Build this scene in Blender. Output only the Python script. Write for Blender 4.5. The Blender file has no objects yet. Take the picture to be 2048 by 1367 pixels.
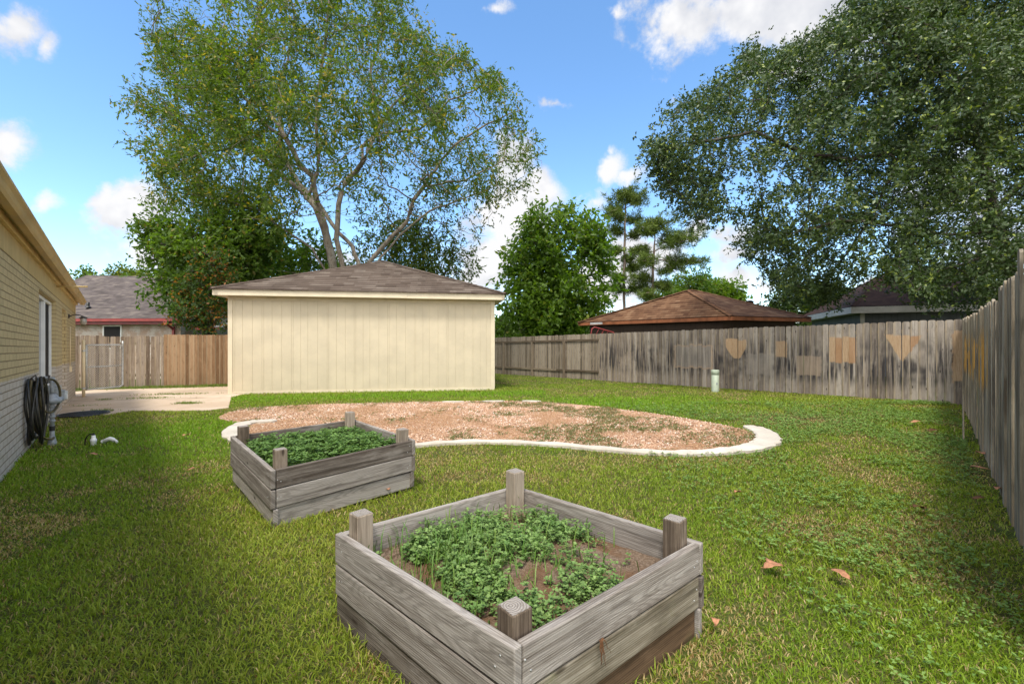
import bpy, bmesh, math, random
import numpy as np
from mathutils import Vector, Matrix

R = math.radians
rng = np.random.default_rng(7)
random.seed(7)
scene = bpy.context.scene
COL = scene.collection

# ------------------------------------------------------------------ camera
F, CX, CY, H = 870.0, 1024.0, 683.5, 1.45      # focal length in photo pixels, centre, eye height
cam_d = bpy.data.cameras.new('camera')
cam_d.sensor_width = 36.0
cam_d.lens = F / 2048 * 36.0
cam_d.clip_start = 0.05
cam_d.clip_end = 2000
cam = bpy.data.objects.new('camera', cam_d)
cam.location = (0, 0, H)
cam.rotation_euler = (R(90), 0, 0)
COL.objects.link(cam)
scene.camera = cam

# ------------------------------------------------------------------ exposure and colour
vs = scene.view_settings
scene.display_settings.display_device = 'sRGB'
vs.view_transform = 'Standard'
vs.look = 'None'
vs.exposure = 1.17
vs.gamma = 1.0
scene.cycles.max_bounces = 8
scene.cycles.transparent_max_bounces = 8
scene.cycles.use_denoising = True
try:
    scene.cycles.denoiser = 'OPENIMAGEDENOISE'
except Exception:
    pass

# ------------------------------------------------------------------ node helpers
class NT:
    def __init__(s, tree):
        s.t = tree
    def n(s, typ, ins=None, **props):
        nd = s.t.nodes.new(typ)
        for k, v in props.items():
            setattr(nd, k, v)
        for k, v in (ins or {}).items():
            s.put(nd.inputs[k], v)
        return nd
    def put(s, sock, v):
        if isinstance(v, bpy.types.NodeSocket):
            s.t.links.new(v, sock)
        else:
            if isinstance(v, tuple) and len(v) == 3 and sock.type == 'RGBA':
                v = (*v, 1.0)
            sock.default_value = v
    def m(s, op, a, b=0.0, c=None, clamp=False):
        nd = s.n('ShaderNodeMath', operation=op, use_clamp=clamp)
        s.put(nd.inputs[0], a); s.put(nd.inputs[1], b)
        if c is not None:
            s.put(nd.inputs[2], c)
        return nd.outputs[0]
    def vm(s, op, a, b=(0, 0, 0), out=0):
        nd = s.n('ShaderNodeVectorMath', operation=op)
        s.put(nd.inputs[0], a); s.put(nd.inputs[1], b)
        return nd.outputs[out]
    def mix(s, f, a, b, blend='MIX'):
        nd = s.n('ShaderNodeMix', data_type='RGBA', blend_type=blend)
        s.put(nd.inputs[0], f); s.put(nd.inputs[6], a); s.put(nd.inputs[7], b)
        return nd.outputs[2]
    def ss(s, x, lo, hi, a=0.0, b=1.0):
        nd = s.n('ShaderNodeMapRange', interpolation_type='SMOOTHSTEP')
        s.put(nd.inputs['Value'], x); s.put(nd.inputs['From Min'], lo); s.put(nd.inputs['From Max'], hi)
        s.put(nd.inputs['To Min'], a); s.put(nd.inputs['To Max'], b)
        return nd.outputs[0]
    def noise(s, vec, scale, detail=4.0, rough=0.55, dist=0.0, out=0):
        nd = s.n('ShaderNodeTexNoise', {'Vector': vec, 'Scale': scale, 'Detail': detail, 'Roughness': rough, 'Distortion': dist})
        return nd.outputs[out]
    def xyz(s, x, y, z):
        nd = s.n('ShaderNodeCombineXYZ')
        s.put(nd.inputs[0], x); s.put(nd.inputs[1], y); s.put(nd.inputs[2], z)
        return nd.outputs[0]
    def sep(s, v):
        nd = s.n('ShaderNodeSeparateXYZ', {0: v})
        return nd.outputs[0], nd.outputs[1], nd.outputs[2]
    def ramp(s, f, stops):
        nd = s.n('ShaderNodeValToRGB')
        els = nd.color_ramp.elements
        while len(els) < len(stops):
            els.new(0.5)
        for e, (p, c) in zip(els, stops):
            e.position = p
            e.color = (*c, 1.0) if len(c) == 3 else c
        s.put(nd.inputs[0], f)
        return nd.outputs[0]
    def attr(s, name, out='Color'):
        return s.n('ShaderNodeAttribute', attribute_name=name).outputs[out]

# ------------------------------------------------------------------ sky and sun
SUN_AZ = math.atan2(-0.25, -0.968)          # from +Y towards +X
SUN_EL = R(63)
sun_dir = Vector((math.sin(SUN_AZ) * math.cos(SUN_EL), math.cos(SUN_AZ) * math.cos(SUN_EL), math.sin(SUN_EL)))

world = bpy.data.worlds.new('World')
scene.world = world
world.use_nodes = True
wt = world.node_tree
wt.nodes.clear()
W = NT(wt)
SKY_STR = 0.15
sky = W.n('ShaderNodeTexSky', sky_type='NISHITA', sun_disc=False, sun_elevation=SUN_EL, sun_rotation=SUN_AZ,
          altitude=10.0, air_density=1.0, dust_density=0.15, ozone_density=2.5)
hs = W.n('ShaderNodeHueSaturation', {'Hue': 0.497, 'Saturation': 1.12, 'Value': 0.92, 'Color': sky.outputs[0]})
dirv = W.n('ShaderNodeTexCoord').outputs['Generated']
dx, dy, dz = W.sep(dirv)
yc = W.m('MAXIMUM', dy, 0.06)
u_ = W.m('DIVIDE', dx, yc)
v_ = W.m('DIVIDE', dz, yc)
uv = W.xyz(u_, v_, 0.0)
warp = W.vm('SUBTRACT', W.noise(dirv, 5.5, 5.0, 0.6, out=1), (0.5, 0.5, 0.5))
uvw = W.vm('ADD', uv, W.vm('MULTIPLY', warp, (0.20, 0.16, 0.0)))
# every cloud: direction (photo pixels), half sizes, strength
CLOUDS = [(40, 55, 110, 80, 1.0), (105, 95, 45, 38, 0.75), (25, 300, 80, 72, 0.75), (85, 410, 48, 26, 0.7), (275, 425, 130, 72, 1.05), (200, 405, 50, 36, .85), (315, 500, 105, 100, 1.0),
          (1030, 320, 62, 80, 1.1), (1075, 385, 62, 66, 1.2), (1020, 450, 120, 120, 1.2), (960, 520, 110, 100, 1.0), (690, 520, 90, 60, 0.7),
          (1222, 318, 50, 50, 0.85), (1268, 352, 48, 24, 0.6), (1225, 285, 22, 22, .6), (1520, 30, 270, 105, 1.2), (1380, 50, 120, 95, 0.95), (1650, 70, 170, 100, 1.1), (1580, 140, 150, 60, .8),
          (1290, 500, 110, 70, 1.0), (1240, 560, 110, 95, 1.1), (1480, 512, 90, 32, 0.85), (1490, 560, 65, 36, 0.9), (1390, 455, 60, 30, 0.8), (1530, 575, 42, 22, 0.9),
          (1500, 475, 90, 40, 0.7), (1745, 580, 40, 30, 1.0), (1950, 420, 180, 200, 0.8), (1350, 190, 22, 20, 0.45), (1005, 18, 40, 18, 0.5), (1252, 12, 26, 14, 0.5), (1115, 215, 55, 12, 0.4), (1175, 388, 40, 22, 0.5)]
m_ = None
for (px, py, rx, ry, st) in CLOUDS:
    c = ((px - CX) / F, (CY - py) / F, 0.0)
    q = W.vm('MULTIPLY', W.vm('SUBTRACT', uvw, c), (F / rx, F / ry, 0.0))
    ln = W.vm('LENGTH', q, out=1)
    d = W.m('MULTIPLY_ADD', ln, -st, st)
    m_ = d if m_ is None else W.m('MAXIMUM', m_, d)
m_ = W.m('MAXIMUM', m_, -1.0)
# broken cloud added over the unseen sky, behind the viewer and overhead, for fill light
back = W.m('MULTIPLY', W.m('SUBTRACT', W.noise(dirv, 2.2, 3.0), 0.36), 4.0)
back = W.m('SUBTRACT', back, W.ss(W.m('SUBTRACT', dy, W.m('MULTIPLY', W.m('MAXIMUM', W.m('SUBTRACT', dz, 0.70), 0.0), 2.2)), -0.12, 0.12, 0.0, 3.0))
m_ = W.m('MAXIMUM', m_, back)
fb = W.noise(dirv, 11.0, 9.0, 0.66)
dens = W.m('ADD', m_, W.m('MULTIPLY', W.m('SUBTRACT', fb, 0.50), 2.3))
alpha = W.ss(dens, 0.02, 0.66)
alpha = W.m('MULTIPLY', alpha, W.ss(dz, -0.02, 0.02))
shade = W.m('ADD', W.ss(W.noise(W.vm('ADD', dirv, (0.0, 0.0, 0.02)), 8.0, 4.0), 0.30, 0.68), W.m('MULTIPLY', dens, 0.35), clamp=True)
ccol = W.mix(shade, (1.75, 1.85, 2.1), (2.95, 2.95, 3.0))
ccol = W.mix(W.ss(dy, -0.1, 0.1, 1.0, 0.0), ccol, (8.2, 7.9, 7.5))          # unseen cloud behind the viewer brightened to add fill light
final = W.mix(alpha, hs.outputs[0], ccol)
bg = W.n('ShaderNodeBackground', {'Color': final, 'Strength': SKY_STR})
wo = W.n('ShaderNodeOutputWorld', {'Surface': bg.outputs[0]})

sun_l = bpy.data.lights.new('sun', 'SUN')
sun_l.energy = 1.8
sun_l.angle = R(10)
sun_l.color = (1.0, 0.95, 0.86)
sun_o = bpy.data.objects.new('sun', sun_l)
sun_o.rotation_euler = sun_dir.to_track_quat('Z', 'Y').to_euler()
sun_o.location = (20, -20, 30)
COL.objects.link(sun_o)

# ------------------------------------------------------------------ measuring
def sp(x):
    x = np.asarray(x, dtype=float)
    return np.log1p(np.exp(-np.abs(2 * x))) / 2 + np.maximum(x, 0)
def G(x, y):
    """Height of the ground at x, y."""
    x = np.asarray(x, dtype=float); y = np.asarray(y, dtype=float)
    yy = np.clip(y, -40, 60)
    s = np.clip((yy - 2) / 8, 0, 1)
    s = s * s * (3 - 2 * s)
    return -0.0165 * sp(yy - 9) - 0.02 * sp(np.clip(-x, -20, 30) - 8) * s + 0.006 * np.clip(x, 0, 15) * s
def g(x, y):
    return float(G(x, y))
def at(px, py, Y):
    return Vector(((px - CX) / F * Y, Y, H - (py - CY) / F * Y))
def gp(px, py, up=0.0):
    """Where the line of sight through a photo pixel meets the ground."""
    Y = 8.0
    for _ in range(60):
        x = (px - CX) / F * Y
        Y = 0.5 * Y + 0.5 * (H - g(x, Y) - up) * F / max(py - CY, 5.0)
    x = (px - CX) / F * Y
    return Vector((x, Y, g(x, Y) + up))

# value noise for numpy
_tab = rng.random((256, 256))
def vn(x, y, sc, seed=0):
    x = np.asarray(x) * sc + seed * 17.31 + 100; y = np.asarray(y) * sc + seed * 9.73 + 100
    xi = np.floor(x).astype(int); yi = np.floor(y).astype(int)
    fx = x - xi; fy = y - yi
    fx = fx * fx * (3 - 2 * fx); fy = fy * fy * (3 - 2 * fy)
    a = _tab[xi & 255, yi & 255]; b = _tab[(xi + 1) & 255, yi & 255]
    c = _tab[xi & 255, (yi + 1) & 255]; d = _tab[(xi + 1) & 255, (yi + 1) & 255]
    return (a * (1 - fx) + b * fx) * (1 - fy) + (c * (1 - fx) + d * fx) * fy
def fbm(x, y, sc, seed=0):
    return (vn(x, y, sc, seed) * 4 + vn(x, y, sc * 2.1, seed + 1) * 2 + vn(x, y, sc * 4.3, seed + 2)) / 7
def vn3(P, sc, seed=0):
    return (vn(P[:, 0] + 0.7 * P[:, 2], P[:, 1] - 0.4 * P[:, 2], sc, seed) + vn(P[:, 2] + 0.3 * P[:, 0], P[:, 0] - 0.6 * P[:, 1], sc, seed + 5)) / 2
def inpoly(x, y, poly):
    x = np.asarray(x); y = np.asarray(y)
    r = np.zeros(x.shape, bool)
    n = len(poly)
    for i in range(n):
        x0, y0 = poly[i][0], poly[i][1]; x1, y1 = poly[(i + 1) % n][0], poly[(i + 1) % n][1]
        if y0 == y1:
            continue
        c = ((y0 > y) != (y1 > y)) & (x < (x1 - x0) * (y - y0) / (y1 - y0) + x0)
        r ^= c
    return r

# ------------------------------------------------------------------ object helpers
def tag(o, label=None, cat=None, group=None, kind=None):
    if label: o['label'] = label
    if cat: o['category'] = cat
    if group: o['group'] = group
    if kind: o['kind'] = kind
    return o
def empty(name, loc=(0, 0, 0), rz=0.0):
    o = bpy.data.objects.new(name, None)
    o.empty_display_size = 0.2
    o.location = loc
    o.rotation_euler = (0, 0, rz)
    COL.objects.link(o)
    return o
def link(name, me, mat, parent=None, world_space=False):
    if mat:
        me.materials.append(mat)
    o = bpy.data.objects.new(name, me)
    COL.objects.link(o)
    if parent is not None:
        o.parent = parent
        if world_space:
            p, mw = parent, Matrix.Identity(4)
            chain = []
            while p is not None:
                chain.append((p.matrix_parent_inverse if p.parent else Matrix.Identity(4)) @ p.matrix_basis); p = p.parent
            for mb in chain[::-1]:
                mw = mw @ mb
            o.matrix_parent_inverse = mw.inverted()
    return o
def mesh_np(name, V, Fc, mat, parent=None, cols=None, smooth=False, rnd=None, world_space=True):
    V = np.ascontiguousarray(V, dtype=np.float32).reshape(-1, 3)
    Fc = np.ascontiguousarray(Fc, dtype=np.int32)
    k = Fc.shape[1]
    me = bpy.data.meshes.new(name)
    me.vertices.add(len(V)); me.vertices.foreach_set('co', V.ravel())
    me.loops.add(Fc.size); me.loops.foreach_set('vertex_index', Fc.ravel())
    me.polygons.add(len(Fc)); me.polygons.foreach_set('loop_start', np.arange(0, Fc.size, k, dtype=np.int32))
    if smooth:
        me.polygons.foreach_set('use_smooth', np.ones(len(Fc), dtype=bool))
    me.update(calc_edges=True)
    if cols is not None:
        c = np.ones((len(V), 4), dtype=np.float32); c[:, :3] = cols
        a = me.attributes.new('Col', 'FLOAT_COLOR', 'POINT'); a.data.foreach_set('color', c.ravel())
    return link(name, me, mat, parent, world_space)

class MB:
    """Collects shapes; build() links them as one mesh object with UVs in metres and a random number per piece."""
    def __init__(s):
        s.v = []; s.f = []; s.uv = []; s.r = []; s.sm = []
    def poly(s, vs_, faces, uvs=None, rnd=0.0, smooth=False):
        b = len(s.v)
        s.v += [tuple(v) for v in vs_]
        s.r += [rnd] * len(vs_)
        for i, f in enumerate(faces):
            s.f.append([b + k for k in f])
            s.uv.append(uvs[i] if uvs else [(0.0, 0.0)] * len(f))
            s.sm.append(smooth)
    def obox(s, o, a, b, c, grain=0, rnd=None):
        """Box with corner o and edge vectors a, b, c; the grain runs along edge number `grain`."""
        o, a, b, c = Vector(o), Vector(a), Vector(b), Vector(c)
        L = (a.length, b.length, c.length)
        if a.cross(b).dot(c) < 0:
            a, b = b, a; L = (L[1], L[0], L[2]); grain = {0: 1, 1: 0, 2: 2}[grain]
        vs_, loc = [], []
        for k in (0, 1):
            for j in (0, 1):
                for i in (0, 1):
                    vs_.append(o + a * i + b * j + c * k); loc.append((i * L[0], j * L[1], k * L[2]))
        faces = [(0, 2, 3, 1), (4, 5, 7, 6), (0, 1, 5, 4), (2, 6, 7, 3), (0, 4, 6, 2), (1, 3, 7, 5)]
        oth = [i for i in range(3) if i != grain]
        uvs = [[(loc[q][grain], loc[q][oth[0]] + loc[q][oth[1]]) for q in f] for f in faces]
        s.poly(vs_, faces, uvs, random.random() if rnd is None else rnd)
    def prism(s, pts, ext, uvf=None, rnd=0.0):
        """Planar outline pts pushed along vector ext."""
        pts = [Vector(p) for p in pts]; ext = Vector(ext)
        n = len(pts)
        nrm = Vector((0, 0, 0))
        for i in range(n):
            nrm += pts[i].cross(pts[(i + 1) % n])
        if nrm.dot(ext) > 0:
            pts = pts[::-1]
        vs_ = pts + [p + ext for p in pts]
        faces = [tuple(range(n)), tuple(range(2 * n - 1, n - 1, -1))] + [(i, i + n, (i + 1) % n + n, (i + 1) % n) for i in range(n)]
        uvs = [[uvf(vs_[q]) for q in f] for f in faces] if uvf else None
        s.poly(vs_, faces, uvs, rnd)
    def tube(s, pts, r, sides=8, closed=False, cap=True, rnd=0.0):
        pts = [Vector(p) for p in pts]
        n = len(pts)
        rr = r if isinstance(r, (list, tuple)) else [r] * n
        vs_ = []
        up = None
        for i, p in enumerate(pts):
            a = pts[(i - 1) % n] if (closed or i > 0) else p
            b = pts[(i + 1) % n] if (closed or i < n - 1) else p
            t = (b - a).normalized() if (b - a).length > 1e-9 else Vector((0, 0, 1))
            if up is None:
                up = Vector((0, 0, 1)) if abs(t.z) < 0.9 else Vector((1, 0, 0))
            x = up - t * up.dot(t)
            if x.length < 1e-6:
                x = t.orthogonal()
            x.normalize(); up = x; y = t.cross(x)
            for k in range(sides):
                an = 2 * math.pi * k / sides
                vs_.append(p + (x * math.cos(an) + y * math.sin(an)) * rr[i])
        faces = []
        m = n if closed else n - 1
        for i in range(m):
            for k in range(sides):
                a = i * sides + k; b = i * sides + (k + 1) % sides
                c = ((i + 1) % n) * sides + (k + 1) % sides; d = ((i + 1) % n) * sides + k
                faces.append((a, b, c, d))
        s.poly(vs_, faces, None, rnd, True)
        if cap and not closed:
            b = len(s.v) - len(vs_)
            s.f.append([b + k for k in range(sides)][::-1]); s.uv.append([(0, 0)] * sides); s.sm.append(False)
            s.f.append([b + (n - 1) * sides + k for k in range(sides)]); s.uv.append([(0, 0)] * sides); s.sm.append(False)
    def lathe(s, c, prof, sides=20, axis='Z', rnd=0.0):
        """Profile [(radius, height)] turned about an axis through c."""
        c = Vector(c); vs_ = []; faces = []
        for (r, h) in prof:
            for k in range(sides):
                an = 2 * math.pi * k / sides
                if axis == 'Z':
                    vs_.append(c + Vector((r * math.cos(an), r * math.sin(an), h)))
                else:
                    ax = Vector(axis).normalized(); x = ax.orthogonal().normalized(); y = ax.cross(x)
                    vs_.append(c + x * r * math.cos(an) + y * r * math.sin(an) + ax * h)
        for i in range(len(prof) - 1):
            for k in range(sides):
                faces.append((i * sides + k, i * sides + (k + 1) % sides, (i + 1) * sides + (k + 1) % sides, (i + 1) * sides + k))
        s.poly(vs_, faces, None, rnd, True)
    def build(s, name, mat, parent=None, bevel=0.0, world_space=True, seg=2):
        me = bpy.data.meshes.new(name)
        me.from_pydata(s.v, [], s.f)
        uvl = me.uv_layers.new(name='UVMap')
        flat = [c for f in s.uv for p in f for c in p]
        uvl.data.foreach_set('uv', flat)
        a = me.attributes.new('rnd', 'FLOAT', 'POINT'); a.data.foreach_set('value', s.r)
        me.polygons.foreach_set('use_smooth', s.sm)
        me.update()
        o = link(name, me, mat, parent, world_space)
        if bevel:
            md = o.modifiers.new('edge', 'BEVEL'); md.width = bevel; md.segments = seg; md.limit_method = 'ANGLE'; md.angle_limit = R(40)
        return o

# ------------------------------------------------------------------ materials
def new_mat(name, rough=0.8, spec=0.3):
    m = bpy.data.materials.new(name); m.use_nodes = True
    nt = NT(m.node_tree); b = m.node_tree.nodes['Principled BSDF']
    b.inputs['Roughness'].default_value = rough
    b.inputs['Specular IOR Level'].default_value = spec
    return m, nt, b
def bump(nt, b, h, strength=0.4, dist=0.01):
    nd = nt.n('ShaderNodeBump', {'Height': h, 'Strength': strength, 'Distance': dist})
    nt.t.links.new(nd.outputs[0], b.inputs['Normal'])
def uvc(nt):
    return nt.n('ShaderNodeTexCoord').outputs['UV']
def objc(nt):
    return nt.n('ShaderNodeTexCoord').outputs['Object']
def posc(nt):
    return nt.n('ShaderNodeNewGeometry').outputs['Position']

def plain(name, col, rough=0.6, spec=0.4, var=0.12, sc=9.0, metal=0.0, dirt=0.0):
    m, nt, b = new_mat(name, rough, spec)
    p = posc(nt)
    f = nt.noise(p, sc, 5.0, 0.6)
    lo = tuple(max(0.0, c * (1 - var * 1.6)) for c in col); hi = tuple(min(1.0, c * (1 + var)) for c in col)
    c = nt.mix(nt.ss(f, 0.3, 0.7), lo, hi)
    if dirt:
        c = nt.mix(nt.ss(nt.noise(p, sc * 0.4, 6.0, 0.7), 0.48, 0.75, 0.0, dirt), c, tuple(x * 0.35 for x in col))
    nt.put(b.inputs['Base Color'], c)
    b.inputs['Metallic'].default_value = metal
    nt.put(b.inputs['Roughness'], nt.ss(nt.noise(p, sc * 2, 3.0), 0.3, 0.7, max(0.05, rough - 0.1), min(1.0, rough + 0.1)))
    bump(nt, b, nt.noise(p, sc * 6, 4.0), 0.12, 0.01)
    return m

def rect_mask(nt, x, z, x0, x1, z0, z1, soft=0.02):
    a = nt.m('MULTIPLY', nt.ss(x, x0 - soft, x0 + soft), nt.ss(x, x1 - soft, x1 + soft, 1.0, 0.0))
    c = nt.m('MULTIPLY', nt.ss(z, z0 - soft, z0 + soft), nt.ss(z, z1 - soft, z1 + soft, 1.0, 0.0))
    return nt.m('MULTIPLY', a, c)

def wood(name, tones, grain=1.0, dark_streak=0.5, stains=None, mildew=0.0, knots=True, ring=60.0, moss=0.0, bumpy=0.5, edge=None, cathedral=.12):
    """Weathered timber: tones = (dark, mid, light); UV in metres, u along the grain; `stains` may paint weathered shapes on."""
    m, nt, b = new_mat(name, 0.86, 0.15)
    u, v, _ = nt.sep(uvc(nt))
    r = nt.attr('rnd', 'Fac')
    off = nt.m('MULTIPLY', r, 57.0)
    warp = nt.noise(nt.xyz(nt.m('MULTIPLY', u, 0.9), nt.m('MULTIPLY', v, 4.0), off), 1.0, 2.0, 0.45)
    rings = nt.m('SINE', nt.m('ADD', nt.m('MULTIPLY', warp, ring), nt.m('MULTIPLY', v, 640.0 * grain)))
    fine = nt.noise(nt.xyz(nt.m('MULTIPLY', u, 5.5), nt.m('MULTIPLY', v, 130.0), off), 1.0, 5.0, 0.65)
    mid = nt.noise(nt.xyz(nt.m('MULTIPLY', u, 1.2), nt.m('MULTIPLY', v, 24.0), off), 1.0, 4.0, 0.6)
    band_ = nt.noise(nt.xyz(nt.m('MULTIPLY', u, 0.7), nt.m('MULTIPLY', v, 46.0), nt.m('ADD', off, 5.0)), 1.0, 3.0, 0.6)
    t = nt.m('ADD', nt.m('MULTIPLY', rings, 0.05), nt.m('ADD', nt.m('MULTIPLY', fine, 0.40), nt.m('ADD', nt.m('MULTIPLY', mid, 0.38), nt.m('MULTIPLY', band_, 0.34))))
    t = nt.m('ADD', t, nt.m('MULTIPLY', nt.m('SUBTRACT', r, 0.5), 0.34))
    c = nt.ramp(t, [(0.36, tones[0]), (0.54, tones[1]), (0.74, tones[2])])
    cath = nt.m('SINE', nt.m('MULTIPLY', nt.noise(nt.xyz(nt.m('MULTIPLY', u, .85), nt.m('MULTIPLY', v, 6.5), nt.m('ADD', off, 23.0)), 1.0, 1.5, .4), 170.0))
    c = nt.mix(nt.m('MULTIPLY', nt.ss(cath, -.2, .9), nt.ss(r, .25, .8, .05, cathedral)), c, tones[0])
    blot = nt.noise(nt.xyz(nt.m('MULTIPLY', u, 3.0), nt.m('MULTIPLY', v, 9.0), nt.m('ADD', off, 31.0)), 1.0, 5.0, .65)
    c = nt.mix(nt.ss(blot, .50, .72, 0.0, .45), c, tones[2])
    c = nt.mix(nt.ss(blot, .48, .30, 0.0, .45), c, tones[0])
    big = nt.noise(nt.xyz(nt.m('MULTIPLY', u, 0.8), nt.m('MULTIPLY', v, 17.0), nt.m('ADD', off, 11.0)), 1.0, 4.0, 0.6)
    c = nt.mix(nt.ss(big, 0.52, 0.74, 0.0, dark_streak), c, tuple(x * 0.42 for x in tones[0]))
    if knots:
        vo = nt.n('ShaderNodeTexVoronoi', {'Vector': nt.xyz(nt.m('MULTIPLY', u, 2.6), nt.m('MULTIPLY', v, 7.5), off), 'Scale': 1.0, 'Randomness': 1.0})
        c = nt.mix(nt.ss(vo.outputs['Distance'], 0.05, 0.13, 0.85, 0.0), c, (0.035, 0.024, 0.018))
    if edge:
        e = nt.m('ADD', nt.ss(v, .004, .022, 1.0, 0.0), nt.ss(v, edge - .030, edge - .008), clamp=True)
        c = nt.mix(nt.m('MULTIPLY', e, .55), c, (0.34, 0.265, 0.17))
    if mildew:
        ox, oy, oz = nt.sep(objc(nt))
        mil = nt.noise(nt.xyz(nt.m('MULTIPLY', v, 14.0), off, nt.m('MULTIPLY', oz, 0.8)), 1.0, 4.0, 0.6)
        mil2 = nt.noise(nt.xyz(nt.m('MULTIPLY', ox, 1.1), 3.0, nt.m('MULTIPLY', oz, 1.0)), 1.0, 3.0, 0.6)
        k = nt.m('MULTIPLY', nt.ss(mil, 0.38, 0.60), nt.ss(mil2, 0.33, 0.55))
        band = nt.m('MULTIPLY', nt.ss(oz, 0.15, 0.55), nt.ss(oz, 1.05, 1.75, 1.0, 0.25))
        c = nt.mix(nt.m('MULTIPLY', nt.m('MULTIPLY', k, band), mildew), c, (0.028, 0.026, 0.028))
    if moss:
        mo = nt.noise(posc(nt), 6.0, 5.0, 0.65)
        c = nt.mix(nt.ss(mo, 0.55, 0.75, 0.0, moss), c, (0.13, 0.14, 0.05))
    if stains:
        c = stains(nt, c, fine, r)
    nt.put(b.inputs['Base Color'], c)
    bump(nt, b, nt.m('ADD', nt.m('MULTIPLY', fine, 0.6), nt.m('ADD', nt.m('MULTIPLY', band_, 0.3), nt.m('MULTIPLY', rings, 0.03))), bumpy, 0.006)
    return m

def shingles(name, c1, c2, c3, bw=0.32, bh=0.145, streak=None):
    m, nt, b = new_mat(name, 0.95, 0.1)
    uvv = uvc(nt)
    u, v, _ = nt.sep(uvv)
    def brick(bwid, off, seed, a, d, fr):
        return nt.n('ShaderNodeTexBrick', {'Vector': nt.vm('ADD', uvv, (seed, seed * 0.0, 0.0)), 'Color1': a, 'Color2': d, 'Mortar': (0.0, 0.0, 0.0), 'Scale': 1.0, 'Mortar Size': 0.0,
                                           'Bias': 0.0, 'Brick Width': bwid, 'Row Height': bh}, offset=off, offset_frequency=fr)
    b1 = brick(bw, 0.41, 0.3, (0, 0, 0), (1, 1, 1), 2)
    b2 = brick(bw * 0.53, 0.27, 3.1, (0, 0, 0), (1, 1, 1), 3)
    f = nt.m('ADD', nt.m('MULTIPLY', nt.sep(b1.outputs[0])[0], 0.5), nt.m('MULTIPLY', nt.sep(b2.outputs[0])[0], 0.5))
    c = nt.ramp(f, [(0.0, c1), (0.5, c2), (1.0, c3)])
    c = nt.mix(nt.ss(nt.noise(nt.xyz(u, v, 0.0), 55.0, 4.0, 0.7), 0.3, 0.7, 0.0, 0.5), c, tuple(x * 0.55 for x in c1))
    c = nt.mix(nt.ss(nt.noise(nt.xyz(u, nt.m('MULTIPLY', v, 0.35), 0.0), 0.9, 4.0, 0.6), 0.4, 0.75, 0.0, 0.45), c, streak or tuple(x * 0.6 for x in c1))
    row = nt.m('FRACT', nt.m('DIVIDE', v, bh))
    c = nt.mix(nt.ss(row, 0.05, 0.32, 0.9, 0.0), c, tuple(x * 0.22 for x in c1))     # dark line at each butt edge
    nt.put(b.inputs['Base Color'], c)
    hgt = nt.m('ADD', nt.m('MULTIPLY', nt.m('SUBTRACT', 1.0, row), 0.8), nt.m('MULTIPLY', nt.sep(b2.outputs[0])[0], 0.35))
    bump(nt, b, hgt, 0.6, 0.02)
    return m

def bricks(name, upper, lower, mortar, bw=0.24, bh=0.083, split=None, var=0.12, rough=0.7, joint=0.6):
    """Painted brick in UV metres (u along the wall, v up)."""
    m, nt, b = new_mat(name, rough, 0.3)
    uvv = uvc(nt)
    u, v, _ = nt.sep(uvv)
    vv = nt.vm('ADD', uvv, nt.vm('MULTIPLY', nt.vm('SUBTRACT', nt.noise(nt.xyz(u, v, 0.0), 7.0, 2.0, out=1), (0.5, 0.5, 0.5)), (0.012, 0.012, 0.0)))
    bt = nt.n('ShaderNodeTexBrick', {'Vector': vv, 'Color1': (0, 0, 0), 'Color2': (1, 1, 1), 'Mortar': (0.5, 0.5, 0.5), 'Scale': 1.0, 'Mortar Size': 0.007, 'Mortar Smooth': 0.5, 'Bias': 0.0,
                                     'Brick Width': bw, 'Row Height': bh}, offset=0.5)
    k = nt.sep(bt.outputs[0])[0]
    c = upper
    if split is not None:
        edge = nt.m('ADD', v, nt.m('MULTIPLY', nt.m('SUBTRACT', nt.noise(nt.xyz(u, v, 2.0), 9.0, 2.0), 0.5), 0.03))
        c = nt.mix(nt.ss(edge, split - 0.012, split + 0.012), lower, upper)
    else:
        c = nt.mix(nt.ss(nt.noise(nt.xyz(u, v, 3.0), 2.5, 5.0, 0.65), 0.4, 0.62), lower, upper)
    c = nt.mix(nt.m('MULTIPLY', k, var * 2), c, tuple(x * 0.62 for x in upper))
    c = nt.mix(nt.ss(nt.noise(nt.xyz(u, v, 0.0), 3.0, 6.0, 0.65), 0.45, 0.75, 0.0, 0.35), c, tuple(x * 0.6 for x in upper))
    fac = bt.outputs['Fac']
    c = nt.mix(nt.m('MULTIPLY', fac, joint), c, mortar)
    nt.put(b.inputs['Base Color'], c)
    h = nt.m('ADD', nt.m('SUBTRACT', 1.0, fac), nt.m('MULTIPLY', nt.noise(nt.xyz(u, v, 0.0), 60.0, 4.0), 0.25))
    bump(nt, b, h, 0.8, 0.012)
    return m

def leafmat(name, rough=0.5, trans=0.35, spec=0.35, tint=(1.25, 1.3, 0.5)):
    m, nt, b = new_mat(name, rough, spec)
    c = nt.attr('Col')
    nt.put(b.inputs['Base Color'], c)
    tr = nt.n('ShaderNodeBsdfTranslucent', {'Color': nt.mix(1.0, c, tint, 'MULTIPLY')})
    mx = nt.n('ShaderNodeMixShader', {0: trans, 1: b.outputs[0], 2: tr.outputs[0]})
    out = m.node_tree.nodes['Material Output']
    nt.t.links.new(mx.outputs[0], out.inputs['Surface'])
    return m

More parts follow.
